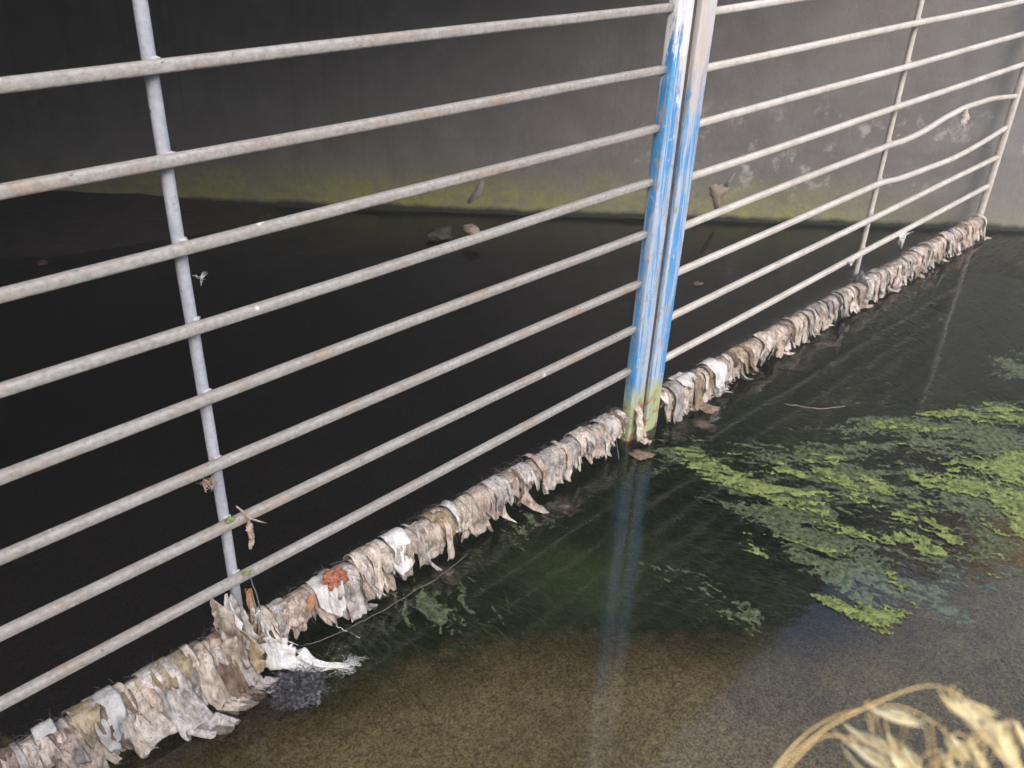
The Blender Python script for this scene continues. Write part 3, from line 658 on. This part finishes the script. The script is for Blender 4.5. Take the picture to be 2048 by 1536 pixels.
# dark matted tangle floating below the white cloth
def fibres(b, c, rad, n, rg, L, r=.0006, flat=1., dirv=None):
    for i in range(n):
        p = np.array(c)+np.array([rg.gauss(0, .45)*rad[0], rg.gauss(0, .45)*rad[1], rg.gauss(0, .4)*rad[2]])
        d = np.array([rg.gauss(0, 1), rg.gauss(0, 1), rg.gauss(0, 1)*flat]) if dirv is None else np.array(dirv)+np.array([rg.gauss(0, .35), rg.gauss(0, .35), rg.gauss(0, .15)])
        d /= np.linalg.norm(d); pts = [p]
        for j in range(5):
            d = d+np.array([rg.gauss(0, .35), rg.gauss(0, .35), rg.gauss(0, .3)*flat]); d /= np.linalg.norm(d); pts.append(pts[-1]+d*L/5*rg.uniform(.6, 1.2))
        b.tube(pts, r, 4, cap=False)
b = MB(); c = wt(598, 1375, .006); rg2 = random.Random(5)
for i in range(9): q = wt(rg2.uniform(560, 630), rg2.uniform(1352, 1400), .0); b.blob(q, (.016, .015, .005), i, 14, .6)
fibres(b, c, (.040, .034, .008), 1800, rg2, .020, .00035, .4)
tag(b.build('fibre_tangle', M_tangle), 'dark grey matted fibre tangle floating under the white twisted cloth', 'tangle')
b = MB(); fibres(b, wt(685, 1330, .005), (.022, .008, .003), 60, rg2, .030, .0002, .05, dirv=(2.2, -1.9, 0)); tag(b.build('fibre_wisp', M_whair), 'wispy white fibres at the end of the twisted white cloth', 'wisp')
# square scrap under water, brown mass under the posts
def flat_scrap(name, px, mat, label, z=.003, cat='scrap', seed=1, bump=.004, dz=0.):
    P = [wt(a, b_, z) for a, b_ in px]; c = sum(P)/len(P); rr = random.Random(seed); vs = [c+np.array([0, 0, bump])]; n = len(P); ring = []
    for s in (.5, 1.):
        for i in range(n*4):
            a = P[i//4]; b2 = P[(i//4+1) % n]; t = (i % 4)/4; q = a*(1-t)+b2*t; q = c+(q-c)*s*(1+rr.uniform(-.22, .12)); vs.append(q+np.array([0, 0, bump*(1-s)+rr.uniform(-.001, .001)]))
    m = n*4; fs = [(0, 1+i, 1+(i+1) % m) for i in range(m)]+[(1+i, 1+m+i, 1+m+(i+1) % m, 1+(i+1) % m) for i in range(m)]
    o = mesh_obj(name, vs, fs, mat); md = o.modifiers.new('thickness', 'SOLIDIFY'); md.thickness = .0012
    return tag(o, label, cat)
flat_scrap('scrap', [(862, 1142), (880, 1130), (924, 1142), (922, 1170), (900, 1172)], RAG['wet'], 'square-ended wet brown scrap drifting below the yellowish rag', -.004)
flat_scrap('scrap', [(1248, 905), (1270, 898), (1300, 905), (1318, 910), (1295, 918), (1278, 922)], RAG['brown'], 'flat brown rag end spread on the water under the blue posts', .003, seed=4)
flat_scrap('scrap', [(1372, 838), (1400, 836), (1434, 852), (1428, 866), (1398, 860)], RAG['wet'], 'wide wet brown rag end floating right of the blue posts', -.003, seed=3)
for i, (q, l) in enumerate([(((1545, 735), (1575, 722), (1620, 735), (1590, 742)), 'thin pale brown scrap drifting just below the rags, middle of the far leaf'),
    (((1620, 690), (1650, 680), (1690, 688), (1640, 698)), 'thin pale brown scrap drifting below the rags, left of the thin far upright'),
    (((1085, 1010), (1120, 1000), (1170, 1020), (1140, 1035)), 'long pale scrap drifting below the rags, left of the blue posts')]):
    flat_scrap('scrap', list(q), RAG['wet'], l, -.004, seed=20+i)
# strings
def string(px, r, mat, label, cat='string', name='string', sag=0):
    pts = [g(a, b_, y) if y is not None else wt(a, b_) for a, b_, y in px]; Q = []
    for i in range(len(pts)-1):
        for j in range(6): Q.append(pts[i]*(1-j/6)+pts[i+1]*j/6+np.array([0, 0, -sag*math.sin(PI*j/6)])+np.array([random.Random(i*9+j).uniform(-.001, .001)]*3))
    Q.append(pts[-1]); b = MB(); b.tube(Q, r, 5); return tag(b.build(name, mat), label, cat)
string([(498, 1150, -.012), (512, 1185, -.02), (524, 1230, -.03)], .0011, M_hair, 'thin fibre hanging from the lowest rail beside the nearest upright')
string([(600, 1292, None), (640, 1282, None), (700, 1255, None), (760, 1225, None), (830, 1180, None), (870, 1160, None), (935, 1108, None)], .0007, M_string, 'frayed grey string stretched on the water below the pale rags', sag=.0)
string([(672, 1252, -.05), (700, 1265, -.06), (720, 1275, None)], .0005, M_whair, 'fine white thread hanging from the bright off-white pointed rag')
string([(1228, 850, -.02), (1232, 880, -.025), (1238, 918, None)], .0012, M_hair, 'thin grey thread hanging free left of the blue posts')
string([(780, 1185, None), (830, 1215, None), (855, 1230, None)], .0005, M_string, 'fine pale thread drifting on the dark water below the beige rags')
string([(1405, 848, None), (1440, 836, None)], .0006, M_string, 'short pale thread on the water right of the blue posts')
string([(1950, 1118, None), (1990, 1138, None), (2048, 1165, None)], .0006, M_string, 'pale thread on the water at the right edge below the algae')
string([(1570, 808, None), (1640, 818, None), (1690, 812, None)], .0008, M_twig, 'thin brown stalk drifting on the dark water above the algae')
# bits on rails
def bit(name, px, y, r, mat, label, cat, n=3, seed=0, spread=.004, amp=.4):
    b = MB(); c = g(px[0], px[1], y); q = random.Random(seed)
    for i in range(n): b.blob(c+np.array([q.uniform(-spread, spread), q.uniform(-spread, spread)*.4, q.uniform(-spread, spread)]), r, seed+i, 10, amp)
    return tag(b.build(name, mat), label, cat)
ribbon('tissue', [g(1812, 463, RY(2.7)-.006), g(1803, 474, RY(2.7)-.012), g(1802, 484, RY(2.7)-.014), g(1803, 497, RY(2.7)-.012)], [.035, .020, .022, .006], 'white', 'small white tissue wrapped on the lowest rail near the concrete wall', 'tissue', RX, .005, 1.3, 12)
ribbon('tissue', [g(1700, 522, RY(2.25)-.014), g(1704, 530, RY(2.25)-.016)], [.022, .014], 'white', 'tiny white scrap on the lowest rail beside the thin far upright', 'tissue', RX, .003, 1., 13)
bit('scrap', (1884, 524), -.05, (.012, .006, .007), RAG['white'], 'tiny bright white scrap under the rags near the wall', 'scrap', 3, 4, .006)
b = MB(); rg3 = random.Random(8); cc = g(1716, 562, RY(2.33)); fibres(b, cc, (.018, .012, .028), 160, rg3, .04, .0006, 1.)
b.blob(cc, (.012, .010, .026), 3, 12, .5); tag(b.build('fibre_tangle', M_hair), 'grey fibre tangle at the foot of the thin far upright', 'tangle')
ribbon('leaf', [g(1931, 218, RY(3.1)-.010), g(1932, 232, RY(3.1)-.014), g(1928, 246, RY(3.1)-.012), g(1926, 256, RY(3.1)-.010)], [.008, .026, .022, .003], M_leaf, 'pale dry leaf hanging from a bent rail near the wall', 'leaf', RX, .002, .6, 14)
ribbon('grass_blade', [g(1406, 785, -.035), g(1404, 800, -.045), g(1409, 809, -.05), g(1416, 816, -.052)], [.004, .007, .007, .002], M_green, 'bright green grass blade hanging below the white flap', 'grass blade', RX, .001, .5, 15)
ribbon('leaf', [g(484, 1150, -.011), g(494, 1146, -.013), g(503, 1142, -.012)], [.004, .009, .006], M_moss, 'small olive green leaf stuck on the lowest rail by the nearest upright', 'leaf', UX, .001, .5, 16)
bit('moss_tuft', (461, 1037), -.0, (.006, .005, .004), M_moss, 'small olive moss tuft where the second lowest rail crosses the nearest upright', 'moss', 4, 31)
# dry twig and hanging bit right of the crossing
b = MB(); b.tube([g(472, 1012, -.012), g(484, 1022, -.014), g(498, 1036, -.016), g(516, 1042, -.012), g(533, 1046, -.010)], [.0010, .0022, .0026, .0016, .0008], 6)
b.tube([g(500, 1036, -.014), g(498, 1045, -.016), g(494, 1052, -.014)], .0015, 5); tag(b.build('twig', M_twig), 'dry twig lying across the second lowest rail near the nearest upright', 'twig')
b = MB(); rg4 = random.Random(3)
for i in range(9):
    f = i/8; b.blob(g(497+8*f*math.sin(f*3)+2, 1052+40*f, -.012), (.0055*(1-.55*f), .004, .006), i, 8, .5)
tag(b.build('dry_flower', M_twig), 'shrivelled dry plant bit dangling under the second lowest rail', 'plant debris')
for i, (px, l) in enumerate([((409, 962), 'short fibre wisp under the third lowest rail, left of the nearest upright'), ((424, 955), 'fibre wisp under the third lowest rail, touching the nearest upright')]):
    b = MB(); fibres(b, g(*px, .002), (.006, .004, .008), 16, random.Random(i+4), .02, .0005, 1., dirv=(0, 0, -1)); tag(b.build('fibre_wisp', M_twig), l, 'wisp')
b = MB(); fibres(b, g(403, 556, .02), (.002, .002, .002), 14, random.Random(2), .012, .00025); tag(b.build('seed_fluff', M_whair), 'tiny pale seed fluff caught beside the nearest upright in mid height', 'seed fluff')
# litter on the far wall and the mud bank
def wall_patch(name, px, mat, label, cat, off=.0035, seed=0):
    P = [onwall(a, b_, off) for a, b_ in px]; c = sum(P)/len(P); rr = random.Random(seed); n = len(P); vs = [c+WN*.0015]; m = n*3
    for i in range(m):
        a = P[i//3]; b2 = P[(i//3+1) % n]; t = (i % 3)/3; q = a*(1-t)+b2*t; vs.append(c+(q-c)*(1+rr.uniform(-.12, .12))+WN*rr.uniform(-.0015, .0005))
    o = mesh_obj(name, vs, [(0, 1+i, 1+(i+1) % m) for i in range(m)], mat); md = o.modifiers.new('thickness', 'SOLIDIFY'); md.thickness = .0012; md.offset = 0
    return tag(o, label, cat)
wall_patch('dried_rag', [(1419, 372), (1432, 368), (1448, 372), (1458, 376), (1452, 388), (1442, 398), (1438, 418), (1430, 420), (1427, 398), (1420, 388)], M_tan, 'dried tan rag stuck on the far wall right of the blue posts', 'rag', seed=1)
wall_patch('dried_strip', [(1448, 372), (1458, 356), (1468, 346), (1471, 348), (1462, 362), (1455, 376)], M_stain, 'thin grey strip rising from the dried rag on the far wall', 'strip', seed=2)
wall_patch('dried_leaf', [(965, 355), (970, 368), (962, 390), (940, 408), (934, 404), (948, 382)], M_stain, 'grey leaf-shaped scrap stuck on the far wall low in the middle', 'leaf', seed=3)
b = MB(); q = onwater(882, 456, .04); b.blob(q+np.array([0, 0, -.03]), (.05, .04, .028), 3, 14, .35); tag(b.build('stone', M_stone_shade), 'dark stone on the mud at the foot of the far wall', 'stone')
flat_scrap('dry_leaf', [(921, 452), (945, 447), (957, 455), (965, 466), (940, 468), (928, 462)], RAG['pink'], 'light brown curled leaf beside the dark stone inside the culvert', .055, 'leaf', 6, .02)
for i, (px, py) in enumerate([(85, 525), (985, 330)][:1]):
    flat_scrap('dry_leaf', [(px-14, py), (px, py-7), (px+14, py-2), (px+8, py+6), (px-8, py+5)], RAG['brown'], 'faint brown leaf floating deep inside the culvert on the left', .003, 'leaf', 8)
flat_scrap('dry_leaf', [(1383, 566), (1395, 562), (1408, 566), (1402, 571), (1388, 571)], RAG['wet'], 'small pale leaf floating inside the culvert just right of the posts', .003, 'leaf', 9)

# ------------------------------------------------------------------ algae and weed
BRIGHT = [
 [(1335,893),(1390,890),(1440,915),(1500,943),(1560,972),(1600,984),(1650,1003),(1690,1038),(1720,1053),(1755,1086),(1790,1070),(1810,1075),(1806,1092),(1755,1099),(1725,1082),(1690,1070),(1640,1052),(1590,1027),(1530,999),(1470,978),(1420,955),(1370,925)],
 [(1552,917),(1585,935),(1618,955),(1600,960),(1560,940)], [(1645,940),(1690,955),(1735,975),(1745,996),(1715,1000),(1670,976),(1640,955)],
 [(1650,903),(1678,903),(1684,920),(1665,934),(1648,922)], [(1610,900),(1636,908),(1630,914),(1612,908)],
 [(1708,928),(1738,948),(1775,946),(1792,970),(1768,982),(1740,978),(1718,958)],
 [(1716,842),(1800,836),(1870,850),(1945,848),(1930,862),(1860,872),(1800,872),(1740,862)],
 [(1868,832),(1930,818),(1995,846),(1970,858),(1920,838),(1875,840)], [(1972,803),(2060,842),(2060,852),(2000,838),(1975,816)],
 [(1782,920),(1800,916),(1840,945),(1880,932),(1950,918),(2090,895),(2090,1120),(2060,1100),(2020,1052),(2005,1022),(1975,1002),(1930,988),(1875,988),(1840,968),(1812,960)],
 [(1865,1045),(1885,1055),(1926,1088),(1905,1091),(1880,1068)], [(1822,1066),(1862,1080),(1888,1109),(1836,1109),(1832,1085)],
 [(1720,1240),(1660,1210),(1650,1190),(1720,1215),(1760,1225),(1800,1215),(1812,1222),(1800,1245),(1768,1270)],
 [(1760,1135),(1790,1140),(1812,1180),(1846,1228),(1825,1222),(1795,1190),(1765,1165)],
 [(1490,1060),(1510,1083),(1540,1112),(1530,1117),(1505,1097)], [(1960,1143),(1990,1147),(2022,1165),(1985,1161)],
 [(1960,1035),(2000,1058),(2048,1085),(2048,1100),(2000,1082),(1955,1045)]]
DULL = [
 [(1560,1068),(1640,1058),(1720,1088),(1780,1120),(1820,1175),(1840,1215),(1790,1235),(1730,1230),(1660,1200),(1610,1160),(1560,1110)],
 [(1405,1188),(1432,1208),(1462,1250),(1440,1242),(1413,1215)], [(1985,715),(2060,695),(2060,765),(2010,768)],
 [(1870,1008),(1900,993),(1935,1010),(1965,1036),(2000,1062),(1950,1045),(1900,1028)], [(1700,810),(1790,822),(1900,812),(2000,800),(2060,790),(2060,910),(1960,900),(1900,880),(1760,880),(1690,860)],
 [(1480,960),(1600,990),(1760,1080),(1700,1100),(1560,1060),(1460,1000)], [(1600,920),(1700,925),(1790,950),(1790,1000),(1700,1000),(1600,960)],
 [(1290,880),(1400,880),(1420,920),(1340,930)],
 [(1400,930),(1500,960),(1700,1060),(1640,1110),(1500,1050),(1420,990)], [(1480,900),(1640,880),(1790,905),(1800,930),(1640,935),(1520,925)], [(1300,1120),(1420,1150),(1560,1230),(1500,1260),(1380,1200)], [(1840,1120),(1900,1180),(1930,1240),(1860,1230)], [(1640,800),(1760,790),(1800,805),(1700,830)],[(980,1020),(1060,1010),(1100,1050),(1040,1080)],[(780,1190),(900,1180),(960,1230),(860,1260)]]
FAN = [(1300, 880), (1420, 878), (1560, 890), (1680, 800), (1800, 785), (2120, 770), (2120, 1130), (2000, 1200), (1880, 1262), (1760, 1285), (1650, 1222), (1540, 1130), (1440, 1010), (1370, 940)]
def algae(name, polys, z, mat, label, edge, fanlev, thr, res, seed, hump, lace):
    W_ = [wpoly(p, z) for p in polys]; fan = wpoly(FAN, z); allp = np.array([q for p in W_+[fan] for q in p]); lo = allp.min(0)-.03; hi = allp.max(0)+.03
    nx = int((hi[0]-lo[0])/res); ny = int((hi[1]-lo[1])/res); xs = np.linspace(lo[0], hi[0], nx); ys = np.linspace(lo[1], hi[1], ny)
    A, B = np.meshgrid(xs, ys)
    wx = (fbm(A*9, B*9+seed, 3)-.5)*.06; wy = (fbm(A*9+50, B*9+seed, 3)-.5)*.06
    A2, B2 = A+wx, B+wy; ox, oy = .62, .42                       # the streaks fan out from behind the posts
    ang = np.arctan2(B2-oy, A2-ox); rad = np.hypot(B2-oy, A2-ox)
    n1 = fbm(ang*26+seed, rad*5.5+seed, 5)-.5; n2 = fbm(ang*95+9+seed, rad*22+seed, 4)-.5; n3 = fbm(A*150+seed, B*150, 3)-.5
    m = np.full(A.shape, -1.)
    for p in W_:
        q = np.array(p); sel = (A > q[:, 0].min()-.08) & (A < q[:, 0].max()+.08) & (B > q[:, 1].min()-.08) & (B < q[:, 1].max()+.08)
        if sel.any(): m[sel] = np.maximum(m[sel], poly_sd((A[sel]+wx[sel]*.4, B[sel]+wy[sel]*.4), p))
    base = np.clip(m/edge, -3, 1.1); fs = poly_sd((A, B), fan); base = np.maximum(base, fanlev+np.clip(fs/.10-1, -3, 0))
    f = base+n1*3.8+n2*2.8+n3*lace
    ok = f > thr; cell = ok[:-1, :-1] & ok[1:, :-1] & ok[:-1, 1:] & ok[1:, 1:]
    h = z+hump*np.clip((f-thr)*.6, 0, 1)*(.3+1.4*fbm(A*120, B*120, 3))
    faces = grid_faces(nx, ny, cell); used, inv = np.unique(faces, return_inverse=True)
    V = np.stack([A.ravel(), B.ravel(), h.ravel()], -1)[used]
    print(name, len(faces))
    o = mesh_obj(name, V, inv.reshape(-1, 4), mat); tag(o, label, 'algae', None, 'stuff'); return o
algae('floating_algae', BRIGHT, .0022, M_algae, 'bright yellow green algae floating in torn drifting patches', .022, -.62, .18, .0022, 2., .003, 2.0)
algae('drowned_algae', DULL+BRIGHT[:1]+BRIGHT[9:10], -.003, M_algae2, 'duller grey green algae streaks just under the surface', .045, .12, .28, .0024, 8., .002, 2.4)

# submerged weed: many thin blades combed by the current
WEED = wpoly([(420, 1340), (640, 1250), (860, 1130), (1060, 1040), (1290, 900), (1500, 780), (1700, 660), (1990, 500), (2200, 500), (2200, 860), (2048, 900), (1850, 980), (1780, 1090), (1640, 1160), (1560, 1215), (1400, 1235), (1150, 1220), (880, 1265), (640, 1330)], -.08)
rgw = np.random.RandomState(3); wa = np.array(WEED); lo, hi = wa.min(0), wa.max(0); NB = 20000
cx = rgw.uniform(lo[0], hi[0], NB*4); cy = rgw.uniform(lo[1], hi[1], NB*4)
sdv = poly_sd((cx, cy), WEED); dens = fbm(cx*5, cy*5, 3); ok = (sdv > -.04) & (dens > .30); cx, cy = cx[ok][:NB], cy[ok][:NB]
n = len(cx); th = np.interp(cx, [.0, .45, 1.15, 1.5, 2.2, 3.2], [math.radians(q) for q in (-65, -75, -78, -62, -48, -40)])+rgw.normal(0, .16, n)
Lw = rgw.uniform(.06, .17, n); wd = rgw.uniform(.0007, .0019, n); z0 = rgw.uniform(-.16, -.02, n); SEG = 6
V = []; ph = rgw.uniform(0, 6, n); cv = rgw.normal(0, .5, n)
for j in range(SEG+1):
    t = j/SEG; a = th+cv*t*.5; X_ = cx+np.cos(a)*Lw*t+.004*np.sin(ph+5*t); Y_ = cy+np.sin(a)*Lw*t+.004*np.cos(ph+4*t)
    Z_ = z0+.02*np.sin(PI*t)+.004*np.sin(ph*3+7*t); ww = wd*(1-t*.75); nx_, ny_ = -np.sin(a), np.cos(a)
    V.append(np.stack([X_+nx_*ww, Y_+ny_*ww, Z_], -1)); V.append(np.stack([X_-nx_*ww, Y_-ny_*ww, Z_+.001], -1))
V = np.stack(V, 1).reshape(-1, 3); base = np.arange(n)*(2*(SEG+1)); F = []
for j in range(SEG): F.append(np.stack([base+2*j, base+2*j+1, base+2*j+3, base+2*j+2], -1))
wo2 = mesh_obj('waterweed', V, np.concatenate(F), M_weed); tag(wo2, 'dark green combed waterweed under the surface in front of the gate', 'waterweed', None, 'stuff')

# ------------------------------------------------------------------ dry grass close to the camera
def near(px, py, d): return CAM+ray(px, py)*d
def curve(pts, n=10):
    P = [np.array(p) for p in pts]; Q = []
    for i in range(len(P)-1):
        p0 = P[max(i-1, 0)]; p1 = P[i]; p2 = P[i+1]; p3 = P[min(i+2, len(P)-1)]
        for j in range(n):
            t = j/n; Q.append(.5*((2*p1)+(-p0+p2)*t+(2*p0-5*p1+4*p2-p3)*t*t+(-p0+3*p1-3*p2+p3)*t**3))
    Q.append(P[-1]); return Q
def grass(stem_px, d, spikes, label, seed, root):
    t = thing('dry_grass', label, 'grass', group=None); C0 = [near(a, b_, d+e) for a, b_, e in stem_px]; rt = np.array([C0[0][0]*.6+C0[1][0]*.4, C0[0][1]*.6+C0[1][1]*.4-.02, .50]); S = [rt*(1-k/8)+C0[0]*k/8 for k in range(8)]+curve(C0); b = MB()
    m = len(S); b.tube(S, [max(.0003, .0005*(1-.5*i/m)) for i in range(m)], 6); b.build('stem', M_straw, t)
    q0 = random.Random(seed*7); spikes = [(a, b_, a2, b2, w*.72, bend) for a, b_, a2, b2, w, bend in spikes]+[(a+q0.uniform(-26, 30), b_+q0.uniform(-8, 20), a2+q0.uniform(-30, 34), b2+q0.uniform(-16, 30), w*q0.uniform(.28, .5), bend*1.8) for a, b_, a2, b2, w, bend in spikes]
    for i, (a, b_, a2, b2, w, bend) in enumerate(spikes):
        rr = random.Random(seed*10+i); e = rr.uniform(-.015, .02); p = near(a, b_, d+e); q = near(a2, b2, d+e+.004); L = np.linalg.norm(q-p); ax = (q-p)/L
        side = np.cross(ax, FX); side /= np.linalg.norm(side)
        bb = MB(); nst = 10; pts = [p+ax*L*k/nst+side*bend*L*math.sin(PI*k/nst) for k in range(nst+1)]
        bb.tube(pts, [w*(.12+.88*math.sin(PI*min(1, (k/nst)**.8*.97+.02))) for k in range(nst+1)], 7)
        for h in range(2):
            pts2 = [p+ax*L*(.25+.5*k/6)+side*w*(1.1 if h else -1.1)*math.sin(PI*k/6) for k in range(7)]; bb.tube(pts2, [w*.5*math.sin(PI*(k+.4)/7) for k in range(7)], 5)
        sp = bb.build('spikelet', M_husk, t)
        b3 = MB(); aw = [q+ax*L*(.35+.5*rr.random())*k/4+side*.1*bend*k for k in range(5)]; b3.tube([q+(x_-q)*.8 for x_ in aw], .00022, 4); b3.build('awn', M_straw, sp)
        k = min(range(m), key=lambda j: np.linalg.norm(S[j]-p))
        b4 = MB(); b4.tube([S[k], (S[k]+p)/2+UX*.002, p], .0003, 4); b4.build('branchlet', M_straw, t)
    return t
root = CAM+np.array([-.02, .12, 0]); 
def rootpt(dx, dy): return np.array([CAM[0]+dx, CAM[1]+dy, .50])
grass([(1505, 1640, 0), (1560, 1536, 0), (1640, 1465, 0), (1700, 1430, 0), (1770, 1398, 0), (1850, 1372, 0), (1910, 1388, 0), (1990, 1455, 0), (2040, 1540, 0)], .36,
  [(1740, 1415, 1850, 1453, .0015, -.06), (1900, 1395, 1975, 1478, .0016, -.05), (1960, 1430, 2035, 1500, .0016, -.06), (1990, 1450, 2044, 1560, .0016, -.05), (1880, 1385, 1960, 1440, .0012, -.15), (1920, 1390, 2010, 1450, .0011, -.16)],
  'foremost dry grass head arching over the lower right corner, highest of the three', 1, rootpt(.10, .02))
grass([(1500, 1650, 0), (1545, 1545, 0), (1600, 1478, 0), (1655, 1440, 0), (1720, 1418, 0), (1800, 1412, 0), (1860, 1440, 0), (1890, 1470, 0), (1910, 1560, 0)], .40,
  [(1685, 1445, 1790, 1515, .0017, -.05), (1775, 1462, 1800, 1510, .0012, -.1), (1895, 1465, 1955, 1530, .0022, -.06), (1940, 1475, 1980, 1560, .0017, -.05), (1800, 1480, 1860, 1560, .0015, -.08), (1750, 1470, 1845, 1550, .0016, -.06)],
  'paler dry grass head arching in the middle of the lower right corner', 2, rootpt(.12, .05))
grass([(1510, 1660, 0), (1560, 1560, 0), (1610, 1500, 0), (1650, 1472, 0), (1710, 1478, 0), (1790, 1500, 0), (1850, 1570, 0)], .38,
  [(1700, 1478, 1790, 1545, .0012, -.12), (1780, 1500, 1840, 1590, .0016, -.06), (2000, 1470, 2060, 1580, .0015, -.05), (2030, 1440, 2070, 1520, .0017, -.05), (1880, 1500, 1930, 1590, .0017, -.05)],
  'lowest dry grass head at the bottom edge of the lower right corner', 3, rootpt(.14, .0))
zt = max(float(Z.max()), ROOF_TOP)+.3
b = MB(); b.box((-14.6, -14.6, -1.7), (14.6, 14.6, zt)); hz = b.build('veil_haze', None, smooth=False); hz['kind'] = 'stuff'  # air volume added to lift dark tones, standing in for veiling glare
hm = bpy.data.materials.new('veil_haze_air'); hm.use_nodes = True; nt_ = hm.node_tree; nt_.nodes.remove(nt_.nodes['Principled BSDF'])
pv = nt_.nodes.new('ShaderNodeVolumePrincipled'); pv.inputs['Color'].default_value = (.93, .93, .95, 1); pv.inputs['Density'].default_value = .016; pv.inputs['Anisotropy'].default_value = .2
nt_.links.new(pv.outputs[0], nt_.nodes['Material Output'].inputs['Volume']); hz.data.materials.append(hm)
print('meshes', len(bpy.data.objects))
